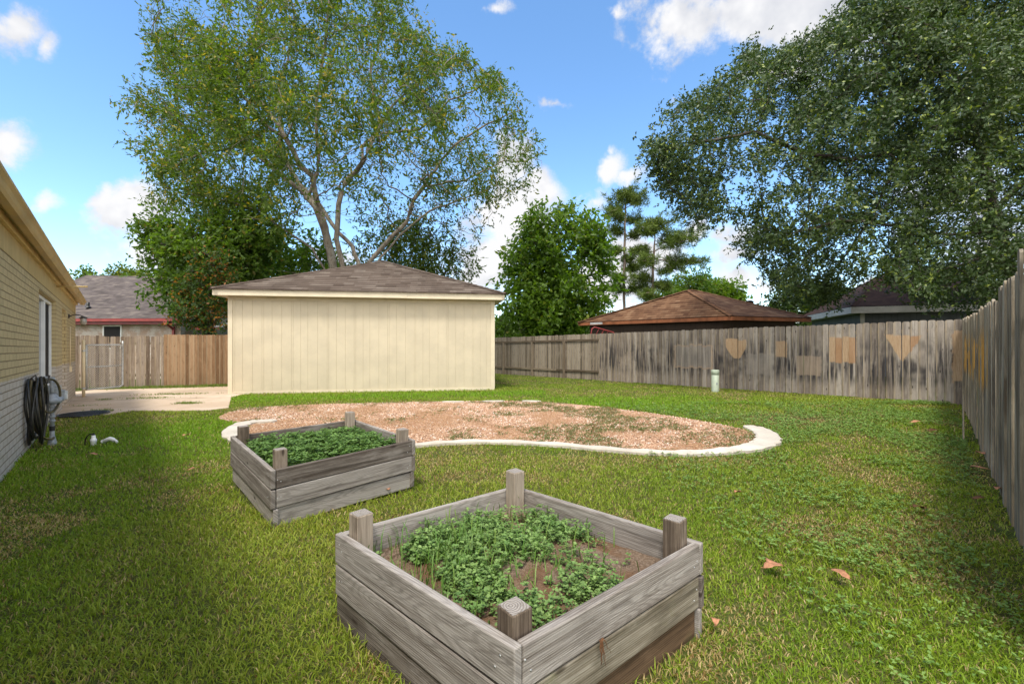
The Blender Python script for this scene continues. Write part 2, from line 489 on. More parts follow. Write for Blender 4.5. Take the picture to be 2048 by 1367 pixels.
def bark(name, a, c_, lich=0.5):
    m, nt, b = new_mat(name, 0.9, 0.1)
    p = posc(nt)
    x, y, z = nt.sep(p)
    n1 = nt.noise(nt.xyz(nt.m('MULTIPLY', x, 9.0), nt.m('MULTIPLY', y, 9.0), nt.m('MULTIPLY', z, 2.2)), 1.0, 5.0, 0.65)
    col = nt.mix(nt.ss(n1, 0.3, 0.7), a, c_)
    col = nt.mix(nt.ss(nt.noise(p, 3.5, 5.0, 0.7), 0.5, 0.66, 0.0, lich), col, (0.30, 0.29, 0.25))
    nt.put(b.inputs['Base Color'], col)
    bump(nt, b, n1, 0.7, 0.03)
    return m

M = {}
M['grass'] = leafmat('grass_blades', 0.55, 0.35, 0.3, (1.2, 1.25, 0.5))
M['clover'] = leafmat('clover_leaves', 0.5, 0.25, 0.35, (1.1, 1.2, 0.6))
M['leaf'] = leafmat('tree_leaves', 0.5, 0.54, 0.4, (1.35, 1.4, 0.5))
M['oakleaf'] = leafmat('waxy_leaves', 0.45, 0.22, 0.45, (1.2, 1.3, 0.5))
M['needle'] = leafmat('pine_needles', 0.5, 0.25, 0.3, (1.2, 1.3, 0.5))
M['ashbark'] = bark('ash_bark', (0.12, 0.095, 0.075), (0.28, 0.24, 0.19), 0.65)
M['darkbark'] = bark('dark_bark', (0.035, 0.028, 0.022), (0.09, 0.075, 0.06), 0.25)
M['pinebark'] = bark('pine_bark', (0.12, 0.085, 0.065), (0.26, 0.20, 0.165), 0.3)

M['cream'] = plain('cream_paint', (0.70, 0.58, 0.37), 0.6, 0.3, 0.05, 3.0)
M['cream_wall'] = plain('cream_siding_paint', (0.56, 0.485, 0.35), 0.7, 0.25, 0.05, 1.7)
M['trim'] = plain('cream_trim_paint', (0.63, 0.55, 0.40), 0.6, 0.3, 0.05, 3.0)
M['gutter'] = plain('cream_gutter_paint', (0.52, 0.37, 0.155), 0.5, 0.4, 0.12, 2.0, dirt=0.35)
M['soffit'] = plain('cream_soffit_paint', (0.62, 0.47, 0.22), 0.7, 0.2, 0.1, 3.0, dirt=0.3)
M['white'] = plain('white_frame_paint', (0.78, 0.77, 0.74), 0.45, 0.4, 0.05, 4.0)
M['plastic_white'] = plain('white_plastic', (0.80, 0.80, 0.78), 0.4, 0.5, 0.05, 30.0, dirt=0.25)
M['iron'] = plain('dark_iron', (0.045, 0.038, 0.034), 0.55, 0.5, 0.3, 30.0)
M['galv'] = plain('galvanised_steel', (0.50, 0.50, 0.48), 0.5, 0.5, 0.12, 20.0, metal=0.35, dirt=0.2)
M['grey_metal'] = plain('grey_painted_metal', (0.30, 0.32, 0.33), 0.45, 0.5, 0.15, 25.0, dirt=0.3)
M['bright_metal'] = plain('bright_grey_metal', (0.55, 0.57, 0.58), 0.35, 0.6, 0.1, 25.0, metal=0.3)
M['black'] = plain('black_rubber', (0.016, 0.016, 0.015), 0.45, 0.45, 0.3, 25.0)
M['hose'] = plain('black_hose', (0.020, 0.019, 0.016), 0.38, 0.5, 0.4, 18.0)
M['hosestripe'] = plain('olive_hose', (0.075, 0.06, 0.022), 0.4, 0.5, 0.3, 18.0)
M['pedestal'] = plain('pale_green_plastic', (0.36, 0.41, 0.31), 0.5, 0.4, 0.08, 8.0, dirt=0.15)
M['red'] = plain('red_paint', (0.26, 0.035, 0.03), 0.45, 0.45, 0.15, 4.0)
M['redfascia'] = plain('oxblood_paint', (0.17, 0.028, 0.028), 0.5, 0.4, 0.15, 4.0)
M['brownfascia'] = plain('rust_brown_paint', (0.27, 0.10, 0.045), 0.7, 0.2, 0.2, 3.0, dirt=0.4)
M['greyfascia'] = plain('pale_grey_paint', (0.44, 0.43, 0.42), 0.7, 0.2, 0.08, 3.0, dirt=0.4)
M['rail'] = wood('fence_rail_wood', ((0.075, 0.055, 0.038), (0.17, 0.13, 0.09), (0.26, 0.21, 0.15)), 1.0, 0.4, moss=0.25)
M['postend'] = None

# concrete and kerb
def concrete(name, a, c_, crack=None):
    m, nt, b = new_mat(name, 0.9, 0.2)
    p = posc(nt)
    c = nt.mix(nt.ss(nt.noise(p, 0.55, 6.0, 0.6), 0.35, 0.65), a, c_)
    c = nt.mix(nt.ss(nt.noise(p, 2.3, 6.0, 0.7), 0.50, 0.72, 0.0, 0.5), c, tuple(x * 0.62 for x in a))
    c = nt.mix(nt.ss(nt.noise(p, 75.0, 3.0, 0.7), 0.35, 0.7, 0.0, 0.30), c, tuple(x * 0.6 for x in a))
    if crack:
        c = crack(nt, c, p)
    nt.put(b.inputs['Base Color'], c)
    bump(nt, b, nt.noise(p, 60.0, 5.0, 0.65), 0.25, 0.01)
    return m
def patio_joints(nt, c, p):
    x, y, z = nt.sep(p)
    d = nt.m('ADD', y, nt.m('MULTIPLY', x, -0.09))
    d = nt.m('ADD', d, nt.m('MULTIPLY', nt.m('SUBTRACT', nt.noise(p, 1.2, 3.0), 0.5), 0.10))
    for y0 in (12.3, 14.7):
        k = nt.ss(nt.m('ABSOLUTE', nt.m('SUBTRACT', d, y0)), 0.012, 0.05, 0.8, 0.0)
        c = nt.mix(k, c, (0.07, 0.055, 0.035))
    rust = nt.ss(nt.noise(p, 1.1, 5.0, 0.65), 0.52, 0.7, 0.0, 0.4)
    return nt.mix(rust, c, (0.36, 0.21, 0.12))
M['patio'] = concrete('patio_concrete', (0.46, 0.35, 0.25), (0.58, 0.47, 0.36), patio_joints)
M['kerb'] = concrete('pale_kerb_concrete', (0.48, 0.43, 0.36), (0.62, 0.56, 0.48))

# bare soil / thatch under the grass
def soil_ground():
    m, nt, b = new_mat('lawn_soil', 0.95, 0.1)
    p = posc(nt)
    f = nt.noise(p, 9.0, 6.0, 0.7)
    c = nt.ramp(f, [(0.3, (0.035, 0.045, 0.010)), (0.5, (0.075, 0.075, 0.022)), (0.72, (0.15, 0.115, 0.055))])
    far = nt.noise(p, 0.5, 4.0)
    c = nt.mix(nt.ss(far, 0.35, 0.65, 0.0, 0.5), c, (0.05, 0.085, 0.014))
    x, y, z = nt.sep(p)
    c = nt.mix(nt.ss(y, 16.0, 26.0, 0.0, 0.8), c, (0.06, 0.10, 0.02))
    nt.put(b.inputs['Base Color'], c)
    bump(nt, b, f, 0.8, 0.03)
    return m
def gravel_mat():
    m, nt, b = new_mat('pink_gravel', 0.95, 0.15)
    p = posc(nt)
    vo = nt.n('ShaderNodeTexVoronoi', {'Vector': p, 'Scale': 42.0, 'Randomness': 1.0})
    cc = nt.sep(vo.outputs['Color'])[0]
    c = nt.ramp(cc, [(0.0, (0.32, 0.16, 0.085)), (0.4, (0.52, 0.285, 0.165)), (0.75, (0.62, 0.37, 0.225)), (1.0, (0.70, 0.50, 0.34))])
    c = nt.mix(nt.ss(nt.noise(p, 1.7, 5.0, 0.65), 0.42, 0.68, 0.0, 0.55), c, (0.30, 0.17, 0.085))
    c = nt.mix(nt.ss(vo.outputs['Distance'], 0.25, 0.6, 0.0, 0.55), c, (0.14, 0.08, 0.05))
    nt.put(b.inputs['Base Color'], c)
    bump(nt, b, nt.m('SUBTRACT', 1.0, vo.outputs['Distance']), 0.8, 0.012)
    return m
def bed_soil():
    m, nt, b = new_mat('sandy_bed_soil', 0.95, 0.1)
    p = posc(nt)
    f = nt.noise(p, 60.0, 6.0, 0.75)
    c = nt.ramp(f, [(0.3, (0.075, 0.048, 0.032)), (0.5, (0.19, 0.135, 0.095)), (0.7, (0.34, 0.26, 0.19))])
    c = nt.mix(nt.ss(nt.noise(p, 5.0, 4.0), 0.4, 0.65, 0.0, 0.7), c, (0.15, 0.075, 0.035))
    nt.put(b.inputs['Base Color'], c)
    bump(nt, b, f, 0.9, 0.015)
    return m
M['ground'] = soil_ground()
M['gravel'] = gravel_mat()
M['bedsoil'] = bed_soil()
def attr_mat(name, rough=0.9):
    m, nt, b = new_mat(name, rough, 0.2)
    nt.put(b.inputs['Base Color'], nt.attr('Col'))
    return m
M['pebble'] = attr_mat('gravel_stones')
M['deadleaf'] = leafmat('dry_leaf', 0.7, 0.15, 0.2, (1.2, 0.9, 0.6))

def glass(name, col=(0.02, 0.024, 0.028), rough=0.04):
    m, nt, b = new_mat(name, rough, 0.8)
    p = posc(nt)
    nt.put(b.inputs['Base Color'], nt.mix(nt.ss(nt.noise(p, 3.0, 3.0), 0.3, 0.7), col, tuple(c * 1.5 for c in col)))
    bump(nt, b, nt.noise(p, 1.6, 2.0), 0.02, 0.02)
    return m
M['glass'] = glass('window_glass', (0.05, 0.06, 0.065))
M['lampglass'] = glass('smoky_lamp_glass', (0.25, 0.23, 0.20), .2)
M['screen'] = plain('dark_insect_screen', (0.022, 0.021, 0.021), 0.8, 0.2, 0.2, 60.0)

# ================================================================== SETTING: ground
def grid_ground():
    xs = np.concatenate([np.array([-200, -120, -80, -50, -35]), np.arange(-25, 25.1, 0.5), np.array([35, 50, 80, 120, 200.0])])
    ys = np.concatenate([np.array([-60, -30, -15]), np.arange(-8, 30.1, 0.5), np.array([35, 42, 50, 60, 80, 120, 200, 400.0])])
    X, Y = np.meshgrid(xs, ys)
    Z = G(X, Y)
    V = np.stack([X, Y, Z], -1).reshape(-1, 3)
    nx, ny = len(xs), len(ys)
    i = np.arange(nx - 1)[None, :] + nx * np.arange(ny - 1)[:, None]
    i = i.ravel()
    o = mesh_np('ground', V, np.stack([i, i + 1, i + nx + 1, i + nx], 1), M['ground'], smooth=True)
    tag(o, kind='structure')
grid_ground()

def sheet(name, poly, mat, up, kind='structure', inner=0.35, thick=0.0):
    """A thin sheet that follows the ground inside an outline."""
    bm = bmesh.new()
    x0 = min(p[0] for p in poly); x1 = max(p[0] for p in poly); y0 = min(p[1] for p in poly); y1 = max(p[1] for p in poly)
    vs_ = [bm.verts.new((p[0], p[1], 0)) for p in poly]
    bm.faces.new(vs_)
    for k in range(int((x1 - x0) / 0.8)):
        bmesh.ops.bisect_plane(bm, geom=bm.verts[:] + bm.edges[:] + bm.faces[:], plane_co=(x0 + 0.8 * (k + 0.5), 0, 0), plane_no=(1, 0, 0))
    for k in range(int((y1 - y0) / 0.8)):
        bmesh.ops.bisect_plane(bm, geom=bm.verts[:] + bm.edges[:] + bm.faces[:], plane_co=(0, y0 + 0.8 * (k + 0.5), 0), plane_no=(0, 1, 0))
    bmesh.ops.triangulate(bm, faces=bm.faces[:])
    for v in bm.verts:
        v.co.z = g(v.co.x, v.co.y) + up
    if thick:
        ed = [e for e in bm.edges if len(e.link_faces) == 1]
        ret = bmesh.ops.extrude_edge_only(bm, edges=ed)
        for v in [q for q in ret['geom'] if isinstance(q, bmesh.types.BMVert)]:
            v.co.z -= thick
    bmesh.ops.recalc_face_normals(bm, faces=bm.faces[:])
    if sum(f.normal.z * f.calc_area() for f in bm.faces) < 0:
        bmesh.ops.reverse_faces(bm, faces=bm.faces[:])
    me = bpy.data.meshes.new(name); bm.to_mesh(me); bm.free()
    o = link(name, me, mat)
    if kind: tag(o, kind=kind)
    return o

def smooth_closed(pts, n=6):
    """Catmull-Rom through a closed ring of 2-D points."""
    out = []
    m = len(pts)
    for i in range(m):
        p0, p1, p2, p3 = (np.array(pts[(i + k - 1) % m][:2]) for k in range(4))
        for j in range(n):
            t = j / n
            out.append(tuple(0.5 * ((2 * p1) + (-p0 + p2) * t + (2 * p0 - 5 * p1 + 4 * p2 - p3) * t * t + (-p0 + 3 * p1 - 3 * p2 + p3) * t ** 3)))
    return out

# kidney-shaped gravel bed: outline on the ground, taken from the photograph
_gpx = [(437, 838), (462, 824), (520, 815), (640, 809), (760, 806), (900, 803), (1020, 802), (1085, 804), (1180, 812), (1280, 824), (1370, 837), (1440, 849),
        (1490, 861), (1512, 873), (1505, 888), (1460, 898), (1390, 905), (1300, 904), (1200, 897), (1100, 889), (985, 884), (900, 886), (830, 892), (740, 903), (640, 908), (540, 900), (492, 884), (478, 868), (500, 855), (485, 847)]
GRAVEL = [tuple(gp(a, b)[:2]) for a, b in _gpx]
GRAVEL = smooth_closed(GRAVEL, 5)
gravel = sheet('gravel', GRAVEL, M['gravel'], 0.010, kind='stuff')
tag(gravel, 'pinkish tan gravel filling the kidney shaped bed', 'gravel')

# pale kerb along the near side and the ends
def kerb():
    # centre line points (photo pixels) with a width in metres
    line = [(1497, 856, .20), (1522, 864, .30), (1537, 879, .33), (1520, 893, .30), (1470, 903, .22), (1390, 909.5, .17), (1300, 908, .14), (1200, 900.5, .13), (1100, 891.5, .12), (985, 886.5, .12),
            (900, 888, .12), (830, 894, .12), (740, 905, .12), (640, 911, .12), (540, 903, .14), (490, 888, .2), (464, 870, .28), (480, 853, .26), (512, 845, .2)]
    P = [(gp(a, b), w) for a, b, w in line]
    pts = []
    for i in range(len(P) - 1):
        p0 = P[max(i - 1, 0)]; p1 = P[i]; p2 = P[i + 1]; p3 = P[min(i + 2, len(P) - 1)]
        for j in range(8):
            t = j / 8
            q = 0.5 * ((2 * p1[0]) + (p2[0] - p0[0]) * t + (2 * p0[0] - 5 * p1[0] + 4 * p2[0] - p3[0]) * t * t + (3 * p1[0] - p0[0] - 3 * p2[0] + p3[0]) * t ** 3)
            pts.append((q, p1[1] + (p2[1] - p1[1]) * t))
    pts.append(P[-1])
    mb = MB(); vs_ = []; faces = []
    n = len(pts)
    for i, (p, w) in enumerate(pts):
        t = (pts[min(i + 1, n - 1)][0] - pts[max(i - 1, 0)][0]); t.z = 0; t.normalize()
        s = Vector((-t.y, t.x, 0))
        w *= 1 + 0.10 * math.sin(i * 1.7) + 0.06 * math.sin(i * 4.1)
        z = g(p.x, p.y)
        for k, (o, hh) in enumerate([(-.5, -.05), (-.5, .035), (-.42, .05), (.42, .05), (.5, .035), (.5, -.05)]):
            q = p + s * (o * w)
            vs_.append((q.x, q.y, z + hh + 0.005 * math.sin(i * .9 + k)))
    for i in range(n - 1):
        for k in range(5):
            faces.append((i * 6 + k, (i + 1) * 6 + k, (i + 1) * 6 + k + 1, i * 6 + k + 1))
    faces.append(tuple(range(6))); faces.append(tuple((n - 1) * 6 + k for k in range(6))[::-1])
    mb.poly(vs_, faces)
    o = mb.build('garden_kerb', M['kerb'])
    tag(o, 'pale curved concrete kerb edging the near side of the gravel bed', 'kerb')
kerb()
# flat stones along the far edge of the gravel: each one a thing
_fl = [('long thin pale flagstone at the far edge of the gravel, nearest the shed middle', 985, 804.5, 0.62, 0.16, .1), ('short pale flagstone at the far edge of the gravel, where the edging stops', 1062, 804.5, 0.5, 0.17, -.15),
       ('narrow pale flagstone at the far gravel edge below the shed wall', 905, 805.5, 0.55, 0.11, .05), ('flat square flagstone at the end of the kerb behind the planter with dense leaves', 532, 845, 0.42, 0.24, .2)]
for lab, a, b_, L, w, rz in _fl:
    p = gp(a, b_)
    mb = MB()
    k = 9
    ring = [(L / 2 * math.cos(2 * math.pi * i / k) * random.uniform(.85, 1.1), w / 2 * math.sin(2 * math.pi * i / k) * random.uniform(.8, 1.15), 0) for i in range(k)]
    mb.prism(ring, (0, 0, 0.05))
    o = mb.build('flagstone', M['kerb'], bevel=0.008)
    o.location = (p.x, p.y, p.z - 0.002); o.rotation_euler = (0, 0, rz)
    tag(o, lab, 'flagstone', 'flagstones along the far edge of the gravel')

# concrete patio between the houses
PATIO = [tuple(gp(a, b)[:2]) for a, b in [(457, 816), (418, 821), (330, 822), (262, 822), (220, 829), (150, 834), (70, 836)]] + [(-13.6, 11.8), (-14.6, 13.5), (-14.6, 15.2), (-11.5, 15.35), (-9.3, 15.7), (-8.85, 15.7), (-8.2, 12.62), (-7.7, 12.5), (-7.55, 11.7)]
sheet('patio', PATIO, M['patio'], 0.018, thick=0.12)

# ================================================================== the cream brick house on the near left
HP0 = Vector((-5.256, 4.466, 0)); HE = Vector((-0.6735, 0.7398, -0.0124)); HN = Vector((0.7398, 0.6735, 0)); UP = Vector((0, 0, 1))
def hw(t, o, z):
    return HP0 + HE * t + HN * o + UP * z
T_END = 11.25
def house():
    root = empty('brick_house', hw(T_END, 0, -0.15))
    tag(root, 'cream painted brick house on the left with a sliding window and long gutter', 'house')
    bm_ = bricks('cream_painted_brick', (0.53, 0.42, 0.22), (0.55, 0.49, 0.43), (0.17, 0.115, 0.05), split=1.03, joint=.8)  # mortar colour darkened to paint in the shadow lines under the courses
    bsold = bricks('cream_soldier_brick', (0.56, 0.42, 0.185), (0.53, 0.39, 0.165), (0.28, 0.20, 0.09), bw=0.083, bh=0.30)
    wall = MB()
    def piece(t0, t1, z0, z1, th=0.20):
        o = hw(t0, -th, z0)
        a = HE * (t1 - t0); b = HN * th; c = UP * (z1 - z0)
        vs_ = [o + a * i + b * j + c * k for k in (0, 1) for j in (0, 1) for i in (0, 1)]
        loc = [(t0 + (t1 - t0) * i, th * j, z0 + (z1 - z0) * k) for k in (0, 1) for j in (0, 1) for i in (0, 1)]
        fc = [(0, 1, 3, 2), (4, 6, 7, 5), (0, 4, 5, 1), (2, 3, 7, 6), (0, 2, 6, 4), (1, 5, 7, 3)]
        fc = [f[::-1] if (vs_[f[1]] - vs_[f[0]]).cross(vs_[f[2]] - vs_[f[1]]).dot(sum((vs_[q] for q in f), Vector()) / 4 - (o + (a + b + c) / 2)) < 0 else f for f in fc]
        wall.poly(vs_, fc, [[(loc[q][0] + loc[q][1], loc[q][2]) for q in f] for f in fc])
    zs = 2.41
    piece(-7, 3.05, -0.5, zs); piece(3.05, 5.63, -0.5, 0.64); piece(3.05, 5.63, 2.31, zs); piece(5.63, 6.93, -0.5, zs); piece(6.93, 8.11, 2.29, zs); piece(8.11, T_END, -0.5, zs)
    # end wall running back from the far corner
    o = hw(T_END, -0.2, -0.5); a = -HN * 7; c = UP * 3.2; b = -HE * 0.2
    vs_ = [o, o + a, o + a + c, o + c, o + b, o + a + b, o + a + b + c, o + b + c]
    wall.poly(vs_, [(0, 1, 2, 3), (7, 6, 5, 4)], [[(0, 0), (7, 0), (7, 3.2), (0, 3.2)]] * 2)
    wall.build('wall', bm_, root, world_space=True)
    so = MB()
    o = hw(-7, -0.2, zs + 0.003)
    L = T_END + 7
    vs_ = [hw(-7, .004, zs), hw(T_END + .004, .004, zs), hw(T_END + .004, .004, 2.67), hw(-7, .004, 2.67), hw(-7, -.2, zs), hw(T_END + .004, -.2, zs), hw(T_END + .004, -.2, 2.67), hw(-7, -.2, 2.67)]
    so.poly(vs_, [(0, 1, 2, 3), (1, 5, 6, 2), (3, 2, 6, 7), (4, 5, 1, 0)], [[(0, 0), (L, 0), (L, .26), (0, .26)], [(0, 0), (.2, 0), (.2, .26), (0, .26)], [(0, 0)] * 4, [(0, 0)] * 4])
    so.build('soldier_course', bsold, root)
    fz = MB(); fz.obox(hw(-7, -.18, 2.672), HE * (T_END + 7.03), HN * .225, UP * .085)
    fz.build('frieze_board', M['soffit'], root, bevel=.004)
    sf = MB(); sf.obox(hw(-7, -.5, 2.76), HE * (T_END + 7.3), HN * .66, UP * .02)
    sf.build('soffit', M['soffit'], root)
    # gutter: an open K-shaped trough
    gu = MB()
    prof = [(0.10, 2.70), (0.165, 2.70), (0.185, 2.725), (0.20, 2.765), (0.225, 2.79), (0.225, 2.815), (0.21, 2.815), (0.205, 2.79), (0.18, 2.765), (0.11, 2.72), (0.11, 2.82), (0.10, 2.82)]
    n = len(prof)
    va = [hw(-7, a, b) for a, b in prof] + [hw(T_END + .3, a, b) for a, b in prof]
    gu.poly(va, [(i, (i + 1) % n, (i + 1) % n + n, i + n) for i in range(n)] + [tuple(range(n))[::-1], tuple(range(n, 2 * n))])
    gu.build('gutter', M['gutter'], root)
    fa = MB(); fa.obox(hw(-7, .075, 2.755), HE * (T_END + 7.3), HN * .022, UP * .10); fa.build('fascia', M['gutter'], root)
    # roof above, sloping away from the yard
    rf = MB()
    p = [hw(-7, .16, 2.835), hw(T_END + .3, .16, 2.835), hw(T_END - 2.6, -4.6, 4.45), hw(-7, -4.6, 4.45)]
    rf.poly(p, [(0, 1, 2, 3)], [[(0, 0), (18, 0), (15, 5), (0, 5)]])
    rf.poly([hw(T_END + .3, .16, 2.835), hw(T_END + .3, -9.3, 2.835), hw(T_END - 2.6, -4.6, 4.45)], [(0, 1, 2)], [[(0, 0), (9, 0), (4.5, 5)]])
    rf.build('roof', M['shed_roof'], root)
    # sliding window: two fixed frames and a dark screen
    fr = MB()
    t0, t1, z0, z1, d = 3.07, 5.61, 0.66, 2.29, -0.13
    fr.obox(hw(t0, d, z0), HE * .055, HN * .07, UP * (z1 - z0)); fr.obox(hw(t1 - .055, d, z0), HE * .055, HN * .07, UP * (z1 - z0))
    fr.obox(hw(t0 + .055, d, z0), HE * (t1 - t0 - .11), HN * .07, UP * .055); fr.obox(hw(t0 + .055, d, z1 - .055), HE * (t1 - t0 - .11), HN * .07, UP * .055)
    fr.obox(hw(4.45, d + .005, z0 + .055), HE * .09, HN * .07, UP * (z1 - z0 - .11))
    w = fr.build('window', M['white'], root, bevel=.004)
    gl = MB(); gl.obox(hw(t0 + .055, d + .02, z0 + .055), HE * (4.45 - t0 - .055), HN * .008, UP * (z1 - z0 - .11)); gl.build('pane', M['glass'], w)
    sc = MB(); sc.obox(hw(4.54, d + .03, z0 + .055), HE * (t1 - 4.54 - .055), HN * .006, UP * (z1 - z0 - .11)); sc.build('screen', M['screen'], w)
    sl = MB(); sl.obox(hw(3.06, -.14, .60), HE * 2.56, HN * .19, UP * .055); sl.build('sill', M['cream'], w, bevel=.006)
    # recessed door
    dr = MB(); dr.obox(hw(6.95, -.19, -.3), HE * 1.14, HN * .05, UP * 2.57)
    for zz in (0.1, 1.15):
        dr.obox(hw(7.12, -.139, zz), HE * .8, HN * .012, UP * .85)
    do = dr.build('door', M['cream'], root, bevel=.006)
    kn = MB(); kn.lathe(hw(7.06, -.14, .95), [(0, 0), (.02, .0), (.02, .03), (.032, .05), (.03, .075), (0, .085)], 14, HN); kn.build('handle', M['bright_metal'], do)
    # wall lamp: dark arm, clear lantern, conduit down the wall
    la = MB(); la.lathe(hw(8.62, 0, 2.20), [(0, 0), (.055, 0), (.05, .02), (.015, .04)], 14, HN)
    la.tube([hw(8.62, .03, 2.20), hw(8.62, .10, 2.24), hw(8.62, .20, 2.235), hw(8.62, .27, 2.20)], .012, 8)
    la.lathe(hw(8.62, .27, 2.11), [(.02, .10), (.075, .07), (.08, .05)], 14)
    lo = la.build('wall_lamp', M['iron'], root)
    ls = MB(); ls.lathe(hw(8.62, .27, 1.99), [(0, 0), (.05, .01), (.065, .06), (.06, .14), (.04, .18)], 14); ls.build('lamp_shade', M['lampglass'], lo)
    cd = MB(); cd.tube([hw(9.0, .012, 1.95), hw(9.0, .012, .95)], .011, 8); cd.obox(hw(8.96, .002, .80), HE * .09, HN * .045, UP * .14); cd.build('conduit', M['cream'], root)
    # a stub of pipe under the gutter
    pp = MB(); pp.tube([hw(5.4, .02, 2.60), hw(5.4, .28, 2.615), hw(5.4, .46, 2.63)], .016, 8); pp.build('roof_pipe', M['gutter'], root)
M['shed_roof'] = shingles('brown_grey_shingles', (0.072, 0.052, 0.040), (0.135, 0.103, 0.082), (0.225, 0.185, 0.152), bw=.62, bh=.23)
house()

# ================================================================== shed / garage with the hip roof
SA = Vector((-8.20, 12.60, 0)); SB = Vector((-0.575, 13.90, 0))
SE = (SB - SA).normalized(); SN = Vector((-SE.y, SE.x, 0)); SW = (SB - SA).length
def sw_(a, b, z):
    return SA + SE * a + SN * b + UP * z
def shed():
    root = empty('garage', sw_(SW / 2, 0, -.1))
    tag(root, 'long cream garage with grooved wall boards and a brown hip roof', 'garage')
    D = 6.3; zb, zt = -.10, 2.80
    mb = MB()
    # front wall with vertical grooves as real relief
    x = .16; prof = [(0.0, 0.0)]
    pat = [.20, .27, .26, .05, .22, .26, .26, .05, .21]
    i = 0
    while x < SW - .15:
        prof += [(x - .006, 0.0), (x - .005, .007), (x + .005, .007), (x + .006, 0.0)]
        x += pat[i % len(pat)] * random.uniform(.97, 1.03); i += 1
    prof.append((SW, 0.0))
    n = len(prof)
    v = [sw_(a, b, zb) for a, b in prof] + [sw_(a, b, zt) for a, b in prof]
    mb.poly(v, [(k, k + 1, k + 1 + n, k + n) for k in range(n - 1)])
    q = [sw_(0, 0, zb), sw_(0, D, zb), sw_(SW, D, zb), sw_(SW, 0, zb)]
    q += [p + UP * (zt - zb) for p in q]
    mb.poly(q, [(1, 0, 4, 5), (2, 1, 5, 6), (3, 2, 6, 7)])
    mb.build('wall', M['cream_wall'], root)
    ct = MB()
    for (a0, c0) in ((-.022, -.022), (SW - .10, SW + .001)):
        ct = MB(); ct.obox(sw_(a0, -.022, zb - .02), SE * .122, SN * .021, UP * (zt - zb + .01)); ct.obox(sw_(c0, 0, zb - .02), SE * .021, SN * .1, UP * (zt - zb + .01))
        ct.build('corner_trim', M['trim'], root, bevel=.003)
    bt = MB(); bt.obox(sw_(.101, -.018, zb - .02), SE * (SW - .202), SN * .017, UP * .12); bt.build('base_board', M['trim'], root, bevel=.003)
    fzb = MB(); fzb.obox(sw_(.101, -.016, zt - .13), SE * (SW - .202), SN * .015, UP * .125); fzb.build('frieze_board', M['trim'], root, bevel=.003)
    # eaves
    ov = .30; z0, z1 = 2.772, 2.955
    fa = MB()
    fa.obox(sw_(-ov, -ov, z0), SE * 5.35, SN * .025, UP * (z1 - z0)); fa.obox(sw_(5.35 - ov + .002, -ov + .004, z0 - .006), SE * (SW + 2 * ov - 5.352), SN * .025, UP * (z1 - z0))
    fa.obox(sw_(-ov + .0, -ov + .027, z0), SE * .025, SN * (D + 2 * ov - .03), UP * (z1 - z0)); fa.obox(sw_(SW + ov - .025, -ov + .031, z0), SE * .025, SN * (D + 2 * ov - .03), UP * (z1 - z0))
    fa.build('fascia', M['trim'], root, bevel=.003)
    so = MB(); so.obox(sw_(-ov + .026, -ov + .03, z0 + .012), SE * (SW + 2 * ov - .052), SN * (D + 2 * ov - .06), UP * .012); so.build('soffit', M['trim'], root)
    # hip roof
    e = ov + .04; ze = z1 + .012; half = (SW + 2 * e) / 2
    hgt = 1.63
    A, B, C, Dd = sw_(-e, -e, ze), sw_(SW + e, -e, ze), sw_(SW + e, D + e, ze), sw_(-e, D + e, ze)
    dd = (D + 2 * e) / 2
    r0 = sw_(SW / 2, 3.75, ze + hgt); r1 = sw_(SW / 2, 3.95, ze + hgt)
    sl = math.hypot(4.1, hgt)
    rf = MB()
    th = Vector((0, 0, -.03))
    rf.poly([A, B, r0, A + th, B + th], [(0, 1, 2), (3, 4, 1, 0)], [[(0, 0), (2 * half, 0), (half, sl)], [(0, -.03), (8, -.03), (8, 0), (0, 0)]])
    rf.poly([B, C, r1, r0, B + th, C + th], [(0, 1, 2, 3), (4, 5, 1, 0)], [[(0, 0), (2 * dd, 0), (dd + .1, sl), (dd - .1, sl)], [(0, 0)] * 4])
    rf.poly([C, Dd, r1, C + th, Dd + th], [(0, 1, 2), (3, 4, 1, 0)], [[(0, 0), (2 * half, 0), (half, sl)], [(0, 0)] * 4])
    rf.poly([Dd, A, r0, r1, Dd + th, A + th], [(0, 1, 2, 3), (4, 5, 1, 0)], [[(0, 0), (2 * dd, 0), (dd + .1, sl), (dd - .1, sl)], [(0, 0)] * 4])
    ro = rf.build('roof', M['shed_roof'], root)
    cp = MB()
    for a, b in ((A, r0), (B, r0), (C, r1), (Dd, r1), (r0, r1)):
        k = max(1, int((b - a).length / .24))
        for i in range(k):
            p0 = a.lerp(b, i / k); p1 = a.lerp(b, min(1.0, (i + 1.15) / k))
            d = (p1 - p0).normalized(); s = d.cross(UP).normalized() * .13
            cp.poly([p0 - s - UP * .02, p0 + UP * .035, p0 + s - UP * .02, p1 + s - UP * .025, p1 + UP * .02, p1 - s - UP * .025], [(0, 1, 4, 5), (1, 2, 3, 4), (0, 2, 1)][0:2],
                    [[(i * .3, .02), (i * .3, .14), (i * .3 + .25, .14), (i * .3 + .25, .02)]] * 2)
    cp.build('ridge_cap', M['shed_roof'], ro)
shed()

